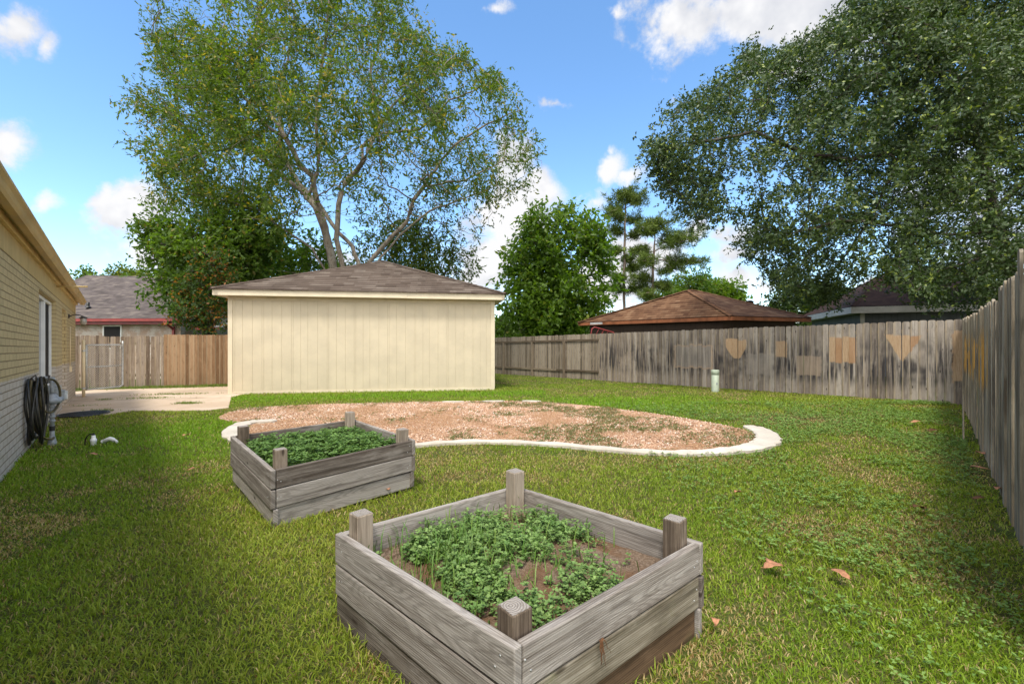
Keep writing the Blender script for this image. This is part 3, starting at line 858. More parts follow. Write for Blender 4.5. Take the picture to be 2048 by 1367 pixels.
# ================================================================== fences
def fence(name, label, P0, P1, ztop, zbot, mat, facing, w=.14, gap=.007, rails=(), rail_side=1, posts=(), post_mat=None, jit=.012, lean=.004, ear=.03, group=None, seed=1, miss=(), thick=.017, yj=.008):
    """Pickets from P0 to P1. facing: +1 if the yard lies to the left of P0->P1. ztop/zbot: functions of the distance run."""
    rs = random.Random(seed)
    d = Vector((P1[0] - P0[0], P1[1] - P0[1], 0)); L = d.length
    root = empty(name, (P0[0], P0[1], 0), math.atan2(d.y, d.x))
    tag(root, label, 'fence', group)
    mb = MB(); s = 0.0; i = 0
    while s < L - .02:
        ww = min(w * rs.uniform(.94, 1.04), L - s)
        zt = ztop(s) + rs.uniform(-jit, jit); zb = zbot(s) + rs.uniform(-.02, .01)
        yo = rs.uniform(-.5, .5) * yj; k = rs.uniform(-lean, lean) * (zt - zb)
        e = min(ear, ww * .3)
        out = [(0, zb), (ww, zb), (ww + k, zt - e), (ww - e * .35 + k, zt - e * .35), (ww - e + k, zt), (e + k, zt), (e * .35 + k, zt - e * .35), (k, zt - e)]
        pts = [Vector((s + a, yo, b)) for a, b in out]
        s0 = s
        if i not in miss:
            mb.prism(pts, (0, thick, 0), lambda p: (p.z, p.x - s0 + p.y * .5), rs.random())
        s += ww + gap * rs.uniform(.3, 2.2); i += 1
    mb.build('picket_panel', mat, root, world_space=False)
    for zr in rails:
        rb = MB()
        y = facing * rail_side
        s = 0
        while s < L:
            e = min(L, s + 2.4)
            za, zc = zr(s), zr(e)
            o = Vector((s + .003, thick + .003 if y > 0 else -.043, za)); 
            rb.obox(o, Vector((e - s - .006, 0, zc - za)), Vector((0, .038, 0)), Vector((0, 0, .089)), 0)
            s = e
        rb.build('rail', M['rail'], root, world_space=False, bevel=.003)
    for (sx, h) in posts:
        pb = MB(); y = facing * rail_side
        pb.obox(Vector((sx - .045, (thick + .005) if y > 0 else -.095, zbot(sx) - .2)), Vector((.09, 0, 0)), Vector((0, .088, 0)), Vector((0, 0, h + .2)), 2)
        pb.build('post', post_mat or M['rail'], root, world_space=False, bevel=.004)
    return root

BC = Vector((10.15, 9.80, 0))                         # corner of the two fences
BD = Vector((-716, 870, 0)).normalized()              # back fence, running away from the corner
def fence_sz(px, py, P0, D):
    """Photo pixel -> (distance along the fence, height)."""
    k = (px - CX) / F
    s = (k * P0.y - P0.x) / (D.x - k * D.y)
    Y = P0.y + D.y * s
    return s, H - (py - CY) / F * Y
def bstains(nt, c, fine, r):
    x, y, z = nt.sep(objc(nt))
    wob = nt.m('MULTIPLY', nt.m('SUBTRACT', nt.noise(nt.xyz(x, y, z), 11.0, 5.0, .7), 0.5), 0.11)
    x = nt.m('ADD', x, wob); z = nt.m('ADD', z, nt.m('ADD', wob, nt.m('MULTIPLY', nt.m('SUBTRACT', r, .5), .07)))
    tan = nt.mix(nt.ss(fine, 0.35, 0.65), (0.33, 0.205, 0.11), (0.45, 0.315, 0.19))
    tan = nt.mix(nt.ss(r, 0.75, 0.95, 0.0, 0.5), tan, (0.27, 0.11, 0.035))
    def box(px0, py0, px1, py1):
        s0, za = fence_sz(px0, py0, BC, BD); s1, zb = fence_sz(px1, py1, BC, BD)
        return min(s0, s1), max(s0, s1), min(za, zb), max(za, zb)
    pale = (0.27, 0.235, 0.20)
    for q, k, col in (((1349, 689, 1426, 738), .55, pale), ((1494, 706, 1546, 750), .5, pale), ((1593, 712, 1642, 752), .6, (0.33, 0.25, 0.18)),
                      ((1552, 682, 1574, 714), .75, tan), ((1659, 673, 1713, 724), .85, tan), ((1905, 664, 1930, 765), .65, tan)):
        c = nt.mix(nt.m('MULTIPLY', rect_mask(nt, x, z, *box(*q)), k), c, col)
    # outline of a square board that once hung here
    s0, s1, z0, z1 = box(1349, 689, 1426, 738)
    ring = nt.m('SUBTRACT', rect_mask(nt, x, z, s0, s1, z0, z1), rect_mask(nt, x, z, s0 + .05, s1 - .05, z0 + .05, z1 - .04), clamp=True)
    c = nt.mix(nt.m('MULTIPLY', ring, .45), c, tan)
    # shield: square top, round pointed foot
    s0, s1, z0, z1 = box(1452, 679, 1493, 719)
    xm = (s0 + s1) / 2; hw_ = (s1 - s0) / 2
    low = nt.m('DIVIDE', nt.m('SUBTRACT', z, z0), (z1 - z0) * .62, clamp=True)
    lim = nt.m('MULTIPLY', nt.m('POWER', low, 0.55), hw_)
    sh = nt.m('MULTIPLY', nt.ss(nt.m('SUBTRACT', lim, nt.m('ABSOLUTE', nt.m('SUBTRACT', x, xm))), -.02, .02), nt.m('MULTIPLY', nt.ss(z, z0 - .02, z0 + .02), nt.ss(z, z1 - .02, z1 + .02, 1.0, 0.0)))
    c = nt.mix(nt.m('MULTIPLY', sh, .85), c, tan)
    # triangle, point down
    s0, s1, z0, z1 = box(1768, 670, 1845, 724)
    xm = (s0 + s1) / 2; hw_ = (s1 - s0) / 2
    low = nt.m('DIVIDE', nt.m('SUBTRACT', z, z0), (z1 - z0), clamp=True)
    tr = nt.m('MULTIPLY', nt.ss(nt.m('SUBTRACT', nt.m('MULTIPLY', low, hw_), nt.m('ABSOLUTE', nt.m('SUBTRACT', x, xm))), -.02, .02), nt.m('MULTIPLY', nt.ss(z, z0 - .02, z0 + .02), nt.ss(z, z1 - .02, z1 + .02, 1.0, 0.0)))
    return nt.mix(nt.m('MULTIPLY', tr, .85), c, tan)
GREY = ((0.115, 0.092, 0.073), (0.245, 0.203, 0.167), (0.39, 0.34, 0.285))
M['back_pickets'] = wood('weathered_cedar_with_stains', GREY, 1.0, .3, bstains, mildew=.95, moss=.10, edge=.14)
M['back_far_pickets'] = wood('weathered_cedar_brownish', ((0.10, 0.08, 0.06), (0.22, 0.18, 0.14), (0.34, 0.29, 0.23)), 1.0, .3, moss=.15, edge=.14)

def btop(s):
    return 1.962 - 0.017 * s * .98
def bbot(s):
    p = BC + BD * s
    return g(p.x, p.y) + .01
s_split = fence_sz(1198, 700, BC, BD)[0]
s_end = fence_sz(985, 700, BC, BD)[0] + 5.0
PS = BC + BD * s_split; PE = BC + BD * s_end
fence('picket_fence', 'grey weathered picket fence along the back with bare shield and triangle patches', BC, PS, btop, bbot, M['back_pickets'], +1,
      rails=(lambda s: btop(s) - .28, lambda s: bbot(s) + .25), rail_side=-1, seed=3)
po = [fence_sz(px, 700, BC, BD)[0] - s_split for px in (1130, 1066, 1009)] + [fence_sz(1009, 700, BC, BD)[0] - s_split + 2.6]
fence('picket_fence', 'far stretch of grey picket fence with rails and posts showing beside the garage', PS + BD * .002, PE, lambda s: btop(s + s_split), lambda s: bbot(s + s_split), M['back_far_pickets'], +1,
      rails=(lambda s: btop(s + s_split) - .30, lambda s: bbot(s + s_split) + .30), rail_side=1, posts=[(q, 1.62) for q in po], seed=4)

# right-hand fence: from the corner towards the camera, tall and uneven
RD = Vector((-846, -870, 0)).normalized()
def rstains(nt, c, fine, r):
    x, y, z = nt.sep(objc(nt))
    n1 = nt.noise(nt.xyz(nt.m('MULTIPLY', x, 3.2), 0.0, nt.m('MULTIPLY', z, .9)), 1.0, 4.0, .6)
    k = nt.m('MULTIPLY', nt.ss(n1, .49, .56), nt.m('MULTIPLY', nt.ss(z, .75, 1.0), nt.ss(z, 1.35, 1.7, 1.0, 0.0)))
    k = nt.m('MULTIPLY', k, nt.m('MULTIPLY', nt.ss(x, 6.0, 7.2, 1.0, 0.0), nt.ss(x, .2, .5)))
    c = nt.mix(nt.m('MULTIPLY', k, .9), c, (0.46, 0.25, 0.055))
    n2 = nt.noise(nt.xyz(nt.m('MULTIPLY', x, 6.0), 1.0, nt.m('MULTIPLY', z, .6)), 1.0, 4.0, .6)
    k2 = nt.m('MULTIPLY', nt.ss(n2, .55, .62), nt.ss(x, 5.5, 8.0))
    return nt.mix(nt.m('MULTIPLY', k2, .7), c, (0.055, 0.034, 0.020))
M['right_pickets'] = wood('patchy_weathered_cedar', ((0.12, 0.10, 0.075), (0.27, 0.23, 0.175), (0.44, 0.39, 0.31)), 1.0, .6, rstains, mildew=.75, moss=.2, edge=.135)  # weathered cedar's own tones with orange and dark brown patches
def rtop(s):
    z = 1.955 - .010 * s + .012 * math.sin(s * 1.3)
    if s > 7.45: z += .115
    if s > 9.05: z += .16
    return z
def rbot(s):
    p = BC + RD * s
    return g(p.x, p.y) - .03
R_END = 11.2
fence('picket_fence', 'tall uneven picket fence on the right with orange patches and leaning boards', BC + RD * .03, BC + RD * R_END, rtop, rbot, M['right_pickets'], -1, w=.135, gap=.006, jit=.022, lean=.018,
      rails=(lambda s: rtop(min(s, 7.0)) - .35, lambda s: rbot(s) + .3), rail_side=-1, seed=5, thick=.019, yj=.03)
# board that has come loose at the foot of that fence
p = BC + RD * 5.05; q = Vector((RD.y, -RD.x, 0))
nb = Vector((RD.y, -RD.x, 0)) * (1 if Vector((RD.y, -RD.x, 0)).dot(Vector((0, 0, 0)) - BC) > 0 else -1)
nb = Vector((-0.717, 0.697, 0))
lb = MB(); lb.obox(Vector((0, 0, 0)), Vector((0, 0, .62)), Vector((.13, 0, 0)), Vector((0, .017, 0)), 0)
o = lb.build('loose_board', M['right_pickets'], bevel=.002)
o.location = Vector((p.x, p.y, g(p.x, p.y) - .02)) + nb * .16
o.rotation_euler = (R(0), R(-12), math.atan2(RD.y, RD.x))
tag(o, 'short loose grey board leaning out at the foot of the right fence', 'board')

# left fence between the houses: older grey half and newer brown half
def ltop(px0, py0, px1, py1, A, B):
    pass
LA = Vector((-16.2, 15.55, 0)); LM = at(327, 0, 15.85); LM = Vector((LM.x, LM.y, 0)); LB = Vector((-8.9, 16.2, 0))
M['left_old'] = wood('old_mottled_cedar', ((0.07, 0.048, 0.033), (0.165, 0.12, 0.085), (0.285, 0.23, 0.18)), 1.0, .45, moss=.1, edge=.15)
M['left_new'] = wood('brown_cedar', ((0.12, 0.066, 0.032), (0.22, 0.13, 0.068), (0.33, 0.215, 0.125)), 1.0, .2, edge=.145)
def lz(P0, P1):
    d = (P1 - P0).normalized()
    return lambda s: g((P0 + d * s).x, (P0 + d * s).y) + .05
fence('picket_fence', 'old mottled picket fence with gaps behind the chain link gate', LA, LM, lambda s: 1.665 + .012 * math.sin(s * 2), lz(LA, LM), M['left_old'], -1, w=.15, gap=.02, jit=.02, lean=.012,
      rails=(lambda s: 1.35, lambda s: .2), rail_side=-1, seed=8)
fence('picket_fence', 'newer brown picket fence between the old fence and the garage', LM + Vector((.006, 0, 0)), LB, lambda s: 1.725 - .006 * s, lz(LM, LB), M['left_new'], -1, w=.145, gap=.003, jit=.008,
      rails=(lambda s: 1.4, lambda s: .2), rail_side=-1, seed=9)

# chain link gate, swung open at the corner of the brick house
def gate():
    A = Vector((-12.34, 12.53, 0)); B = Vector((-12.08, 13.5, 0))
    zg = g(A.x, A.y)
    root = empty('chain_link_gate', (A.x, A.y, zg))
    tag(root, 'galvanised chain link gate standing open at the house corner', 'gate')
    r = .022; z0, z1, zm = .07, 1.36, .72
    Q = A.lerp(B, .07); d = (B - A).normalized()
    fr = MB()
    e = B - d * .08
    fr.tube([Q + UP * z0, Q + UP * z1], r, 10)
    fr.tube([Q + UP * z1, e + UP * z1, B + UP * (z1 - .06), B + UP * (z0 + .06), e + UP * z0, Q + UP * z0], r, 10)
    fr.tube([Q + UP * zm, B + UP * zm], r * .8, 10)
    fr.tube([B + UP * (z1 - .06), B + UP * (z1 + .12)], r, 10)
    fr.build('frame', M['galv'], root)
    me = MB(); L = (B - Q).length; st = .062
    k = 0
    hh = z1 - z0
    for sgn in (1, -1):
        c = -hh
        while c < L:
            a0 = max(0.0, c); a1 = min(L, c + hh)
            if a1 - a0 > .02:
                if sgn > 0:
                    p0 = Q + d * a0 + UP * (z0 + a0 - c); p1 = Q + d * a1 + UP * (z0 + a1 - c)
                else:
                    p0 = Q + d * a0 + UP * (z1 - (a0 - c)); p1 = Q + d * a1 + UP * (z1 - (a1 - c))
                me.tube([p0, p1], .0032, 4, cap=False)
            c += st
    me.build('chain_link', M['galv'], root)
    po_ = MB(); po_.tube([Vector((A.x, A.y, zg - .1)), A + UP * 1.47], .036, 14); po_.lathe(A + UP * 1.47, [(.036, 0), (.04, .01), (.03, .035), (0, .045)], 14)
    po_.build('post', M['cream'], root)
    for zz in (.12, 1.2):
        hb = MB(); hb.tube([A + UP * zz, Q + UP * zz], .018, 8); hb.lathe(A + UP * (zz - .025), [(.045, 0), (.045, .05)], 12); hb.build('hinge', M['galv'], root)
gate()

# ================================================================== neighbours' houses
def quad_uv(P):
    """UVs in metres for a roof face whose first edge is the eave."""
    e = (P[1] - P[0]); L = e.length; e.normalize()
    n = e.cross(P[2] - P[0]).normalized(); up = n.cross(e)
    return [((p - P[0]).dot(e), (p - P[0]).dot(up)) for p in P]
def hip(root, N, L, Rr, z, rise, mat, ridge=.12, over=0.0, apex_shift=Vector((0, 0, 0))):
    """Hip roof over the parallelogram with near corner N and the corners L, Rr beside it."""
    Fc = L + Rr - N
    c = (L + Rr) / 2 + apex_shift
    d = (Rr - N) * ridge
    r0, r1 = c - d, c + d
    pts = [Vector((p.x, p.y, z)) for p in (N, Rr, Fc, L)]
    r0 = Vector((r0.x, r0.y, z + rise)); r1 = Vector((r1.x, r1.y, z + rise))
    mb = MB()
    for f in ([pts[0], pts[1], r1, r0], [pts[1], pts[2], r1], [pts[2], pts[3], r0, r1], [pts[3], pts[0], r0]):
        mb.poly(f, [tuple(range(len(f)))], [quad_uv(f)])
        mb.poly([f[0], f[1], f[1] - UP * .03, f[0] - UP * .03], [(3, 2, 1, 0)])
    o = mb.build('roof', mat, root)
    cp = MB()
    for a, b in ((pts[0], r0), (pts[3], r0), (pts[1], r1), (pts[2], r1), (r0, r1)):
        n = max(1, int((b - a).length / .3))
        for i in range(n):
            p0 = a.lerp(b, i / n); p1 = a.lerp(b, min(1, (i + 1.1) / n)); dd = (p1 - p0).normalized(); s = dd.cross(UP).normalized() * .14
            cp.poly([p0 - s - UP * .02, p0 + UP * .04, p0 + s - UP * .02, p1 + s - UP * .02, p1 + UP * .025, p1 - s - UP * .02], [(0, 1, 4, 5), (1, 2, 3, 4)], [[(i * .3, .02), (i * .3, .14), (i * .3 + .3, .14), (i * .3 + .3, .02)]] * 2)
    cp.build('ridge_cap', mat, o)
    return pts
def band(name, mat, root, pts, z0, z1, th=.03, inset=0.0):
    """A board round the eaves."""
    mb = MB()
    n = len(pts)
    c = sum(pts, Vector()) / n
    q = [p + (c - p).normalized() * inset for p in pts]
    for i in range(n):
        a, b = q[i], q[(i + 1) % n]
        d = (b - a).normalized(); s = Vector((-d.y, d.x, 0)) * th
        if s.dot(c - a) < 0: s = -s
        mb.obox(Vector((a.x, a.y, z0)) + d * (th * 1.05), (b - a) - d * (th * 1.05), s, UP * (z1 - z0))
    return mb.build(name, mat, root)
def walls(mat, root, pts, z0, z1, inset, groove=.3):
    n = len(pts); c = sum(pts, Vector()) / n
    q = [p + (c - p).normalized() * inset for p in pts]
    mb = MB()
    for i in range(n):
        a, b = q[i], q[(i + 1) % n]
        L = (b - a).length
        A = Vector((a.x, a.y, z0)); B = Vector((b.x, b.y, z0)); hh = UP * (z1 - z0)
        mb.poly([A, B, B + hh, A + hh], [(0, 1, 2, 3)], [[(0, 0), (L, 0), (L, z1 - z0), (0, z1 - z0)]])
    return mb.build('wall', mat, root)
def siding(name, col, sp_=.22, rough=.75):
    m, nt, b = new_mat(name, rough, .2)
    u, v, _ = nt.sep(uvc(nt))
    fr = nt.m('FRACT', nt.m('DIVIDE', u, sp_))
    ln = nt.m('ADD', nt.ss(fr, 0.0, .06, 1.0, 0.0), nt.ss(fr, .94, 1.0), clamp=True)
    c = nt.mix(nt.ss(nt.noise(nt.xyz(u, v, 0.0), 1.8, 5.0, .65), .35, .7), col, tuple(x * .75 for x in col))
    c = nt.mix(nt.m('MULTIPLY', ln, .6), c, tuple(x * .4 for x in col))
    nt.put(b.inputs['Base Color'], c)
    bump(nt, b, nt.m('SUBTRACT', 1.0, ln), .5, .01)
    return m
M['brown_roof'] = shingles('rust_brown_shingles', (0.105, 0.052, 0.030), (0.195, 0.103, 0.057), (0.30, 0.18, 0.105), bw=.42, bh=.18, streak=(0.05, 0.028, 0.02))
M['dark_roof'] = shingles('dark_brown_shingles', (0.035, 0.020, 0.016), (0.060, 0.034, 0.026), (0.10, 0.06, 0.045))
M['grey_roof'] = shingles('mottled_grey_shingles', (0.085, 0.070, 0.066), (0.15, 0.126, 0.118), (0.25, 0.21, 0.18), bw=.5, bh=.19)
M['brown_siding'] = siding('dark_brown_siding', (0.055, 0.036, 0.025))
M['blue_siding'] = siding('blue_grey_siding', (0.105, 0.115, 0.135))

def brown_house():
    N = at(1465, 632, 17.0); L = at(1156, 644, 22.7); Rr = at(1623, 635, 18.4)
    N, L, Rr = (Vector((p.x, p.y, 0)) for p in (N, L, Rr))
    root = empty('brown_house', (N.x, N.y, g(N.x, N.y)))
    tag(root, 'dark brown house with a rust brown hip roof beyond the back fence', 'house')
    pts = hip(root, N, L, Rr, 2.47, 1.42, M['brown_roof'], .05, apex_shift=Vector((.45, 0, 0)))
    band('fascia', M['brownfascia'], root, pts, 2.30, 2.455)
    walls(M['brown_siding'], root, pts, -.3, 2.42, .62)
    vb = MB(); p = at(1499, 608, 20.0); vb.lathe(Vector((p.x, p.y, p.z - .2)), [(.16, 0), (.16, .26), (.2, .27), (.12, .36), (0, .38)], 14); vb.build('roof_vent', M['dark_roof'], root)
    # white patch left on the fascia
    e = (L - N).normalized(); n2 = Vector((e.y, -e.x, 0)); n2 = n2 if n2.y < 0 else -n2
    pm = MB(); s0 = (L - N).length * .80; pm.obox(Vector((N.x, N.y, 2.33)) + e * s0 + n2 * .004, e * .75, -n2 * .003, UP * .10); pm.build('bare_fascia_patch', M['greyfascia'], root)
brown_house()
def blue_house():
    N = at(1702, 614, 19.0); E = at(1990, 607, 17.3); Lb = at(1690, 0, 29.0)
    N = Vector((N.x, N.y, 0)); E = Vector((E.x, E.y, 0)); E = N + (E - N) * 1.6
    d = (E - N).normalized(); s = Vector((-d.y, d.x, 0)); Lb = N + s * 9
    root = empty('blue_grey_house', (N.x, N.y, g(N.x, N.y)))
    tag(root, 'blue grey house with a dark brown roof under the oak at the right', 'house')
    pts = hip(root, N, Lb, E, 3.0, 2.0, M['dark_roof'], .12)
    band('fascia', M['greyfascia'], root, pts, 2.70, 2.985)
    so = MB(); q = [p for p in pts]; 
    so.poly([Vector((p.x, p.y, 2.72)) for p in q], [(3, 2, 1, 0)]); so.build('soffit', M['greyfascia'], root)
    walls(M['blue_siding'], root, pts, -.3, 2.715, .85)
    c = sum(pts, Vector()) / 4; k = pts[0] + (c - pts[0]).normalized() * .83
    ct = MB(); ct.obox(Vector((k.x, k.y, -.3)), d * .16, s * .02, UP * 3.01); ct.build('corner_trim', M['greyfascia'], root)
blue_house()
def grey_house():
    Y = 21.5
    A = at(120, 636, Y + .4); B = at(352, 641, Y - .1)
    e = Vector((B.x - A.x, B.y - A.y, 0)).normalized(); s = Vector((-e.y, e.x, 0))
    z = 2.62
    root = empty('white_brick_house', (B.x, B.y, g(B.x, B.y)))
    tag(root, 'white brick house with grey shingle roof and red gutter beyond the gate', 'house')
    A0 = Vector((A.x, A.y, 0)) - e * 5; B0 = Vector((B.x, B.y, 0)); L = (B0 - A0).length
    dep = 5.6; rise = 2.75
    def P(a, b, zz): return A0 + e * a + s * b + UP * zz
    rf = MB()
    f = [P(0, 0, z), P(L + .1, 0, z), P(L + .9, dep, z + rise), P(0, dep, z + rise + .35)]
    rf.poly(f, [(0, 1, 2, 3)], [quad_uv(f)])
    f2 = [P(L + .9, 2 * dep, z), P(0, 2 * dep, z), P(0, dep, z + rise + .35), P(L + .9, dep, z + rise)]
    rf.poly(f2, [(0, 1, 2, 3)], [quad_uv(f2)])
    rf.poly([P(0, 0, z - .06), P(L + .1, 0, z - .06), P(L + .1, 0, z), P(0, 0, z)], [(0, 1, 2, 3)])
    ro = rf.build('roof', M['grey_roof'], root)
    for (px, py) in ((176, 614), (324, 584)):
        # vent pipes where the line of sight meets the roof plane
        k = at(px, py, 1.0); o = Vector((0, 0, H)); dr = k - o
        n = (f[1] - f[0]).cross(f[3] - f[0]).normalized(); t = (f[0] - o).dot(n) / dr.dot(n); q = o + dr * t
        v = MB(); v.tube([q - UP * .1, q + UP * .26], .07, 10); v.lathe(q - UP * .02, [(.15, 0), (.12, .04), (.07, .10)], 12); v.build('vent_pipe', M['black'], ro)
    gu = MB(); gu.obox(P(-.1, -.12, z - .15), e * (L + .3), s * .115, UP * .13); gu.obox(P(-.1, -.125, z - .045), e * (L + .3), s * .004, UP * .03); gu.build('gutter', M['red'], root, bevel=.02)
    fa = MB(); fa.obox(P(0, .0, z - .30), e * (L + .1), s * .02, UP * .23); fa.build('fascia', M['redfascia'], root)
    wb = bricks('whitewashed_brick', (0.56, 0.50, 0.44), (0.40, 0.27, 0.19), (0.28, 0.23, 0.19), bw=.22, bh=.075, joint=.7)
    wl = MB(); fw = [P(0, .45, -.5), P(L - .15, .45, -.5), P(L - .15, .45, z - .08), P(0, .45, z - .08)]
    wl.poly(fw, [(0, 1, 2, 3)], [[(0, 0), (L, 0), (L, 3), (0, 3)]])
    fw = [P(L - .15, .45, -.5), P(L - .15, 2 * dep - .4, -.5), P(L - .15, 2 * dep - .4, z - .08), P(L - .15, dep, z + rise - .12), P(L - .15, .45, z - .08)]
    wl.poly(fw, [(0, 1, 2, 3, 4)], [[(0, 0), (10, 0), (10, 3), (5, 6), (0, 3)]])
    wl.build('wall', wb, root)
    w0 = (Vector((at(203, 0, Y + .6).x, Y + .6, 0)) - A0).dot(e); w1 = (Vector((at(244, 0, Y + .6).x, Y + .6, 0)) - A0).dot(e)
    wf = MB(); z0, z1 = 1.1, 2.30
    wf.obox(P(w0, .40, z0), e * .06, s * .05, UP * (z1 - z0)); wf.obox(P(w1 - .06, .40, z0), e * .06, s * .05, UP * (z1 - z0)); wf.obox(P(w0 + .06, .40, z1 - .06), e * (w1 - w0 - .12), s * .05, UP * .06); wf.obox(P(w0 + .06, .40, z0), e * (w1 - w0 - .12), s * .05, UP * .06)
    wo_ = wf.build('window', M['white'], root)
    pn = MB(); pn.obox(P(w0 + .06, .425, z0 + .06), e * (w1 - w0 - .12), s * .01, UP * (z1 - z0 - .12)); pn.build('pane', M['screen'], wo_)
    ds = MB(); ds.obox(P(L - .55, -.14, z - .34), e * .20, s * .16, UP * .24); ds.obox(P(L - .5, .30, -.3), e * .11, s * .08, UP * (z - .1)); ds.tube([P(L - .45, -.02, z - .30), P(L - .45, .33, z - .55)], .05, 8)
    ds.build('downpipe', M['red'], root, bevel=.01)
    # lower lean-to roof with a red edge just past the house corner
    lr = MB(); q = [P(L + .35, .9, 2.22), P(L + 2.9, .9, 2.22), P(L + 2.9, 4.2, 2.75), P(L + .35, 4.2, 2.75)]
    lr.poly(q, [(0, 1, 2, 3)], [quad_uv(q)]); lr.build('lean_to_roof', M['greyfascia'], root)
    lg = MB(); lg.obox(P(L + .3, .80, 2.06), e * 1.35, s * .1, UP * .14); lg.build('lean_to_gutter', M['red'], root)
    for k in (.36, 2.6):
        lp = MB(); lp.obox(P(L + k, 1.0, -.4), e * .12, s * .12, UP * 2.6); lp.build('lean_to_post', M['iron'], root)
grey_house()

# red pipe rack that shows above the fence in front of the brown house
def rack():
    Y = 20.0
    root = empty('pipe_rack', (at(1200, 0, Y).x, Y, g(3, Y)))
    tag(root, 'red metal pipe frame poking above the back fence before the brown house', 'frame')
    mb = MB()
    zb = -.2
    up_ = [at(1182, 668, Y), at(1184, 657, Y), at(1189, 654, Y)]
    a, b = at(1189, 654, Y), at(1226, 664, Y + .3)
    mb.tube([Vector((up_[0].x, Y, zb))] + up_ + [b, Vector((b.x + .3, Y + .3, 1.5)), Vector((b.x + .3, Y + .3, zb))], .028, 8)
    mb.build('rail', M['red'], root)
    for k in (.25, .5, .75):
        m2 = MB(); p = a.lerp(b, k); m2.tube([p, p + Vector((-.12, .05, -.25)), Vector((p.x - .2, p.y + .05, zb))], .018, 6); m2.build('upright', M['red'], root)
rack()

# ================================================================== raised planter beds
M['bed_wood'] = wood('silver_grey_planks', ((0.070, 0.055, 0.044), (0.180, 0.154, 0.132), (0.36, 0.33, 0.30)), 1.0, .6, ring=34.0, bumpy=.7, cathedral=.28)
M['bed_wood_brown'] = wood('brown_damp_planks', ((0.060, 0.038, 0.022), (0.135, 0.085, 0.05), (0.24, 0.16, 0.10)), 1.0, .5, ring=30.0, moss=.25, cathedral=.25)
M['bed_wood_green'] = wood('mossy_grey_planks', ((0.070, 0.058, 0.038), (0.180, 0.152, 0.112), (0.34, 0.31, 0.25)), 1.0, .6, ring=34.0, moss=.4, cathedral=.28)
M['bed_post'] = wood('brown_grey_post', ((0.075, 0.055, 0.04), (0.20, 0.155, 0.115), (0.38, 0.32, 0.255)), 1.3, .5, ring=20.0, bumpy=.6)
def endgrain():
    m, nt, b = new_mat('post_end_grain', .9, .15)
    p = objc(nt)
    x, y, z = nt.sep(p)
    q = nt.xyz(nt.m('ADD', x, .012), nt.m('ADD', y, -.009), 0.0)
    w = nt.m('MULTIPLY', nt.m('SUBTRACT', nt.noise(p, 28.0, 3.0), .5), .012)
    rad = nt.m('ADD', nt.vm('LENGTH', q, out=1), w)
    ring = nt.m('SINE', nt.m('MULTIPLY', rad, 640.0))
    c = nt.mix(nt.ss(ring, -.9, .9), (0.22, 0.19, 0.165), (0.33, 0.30, 0.27))
    c = nt.mix(nt.ss(nt.noise(p, 60.0, 5.0, .7), .5, .7, 0, .6), c, (0.10, 0.085, 0.07))
    nt.put(b.inputs['Base Color'], c); bump(nt, b, ring, .4, .003)
    return m
M['endgrain'] = endgrain()
M['nail'] = plain('nail_steel', (0.42, 0.42, 0.42), .4, .6, .1, 50.0, metal=.6)

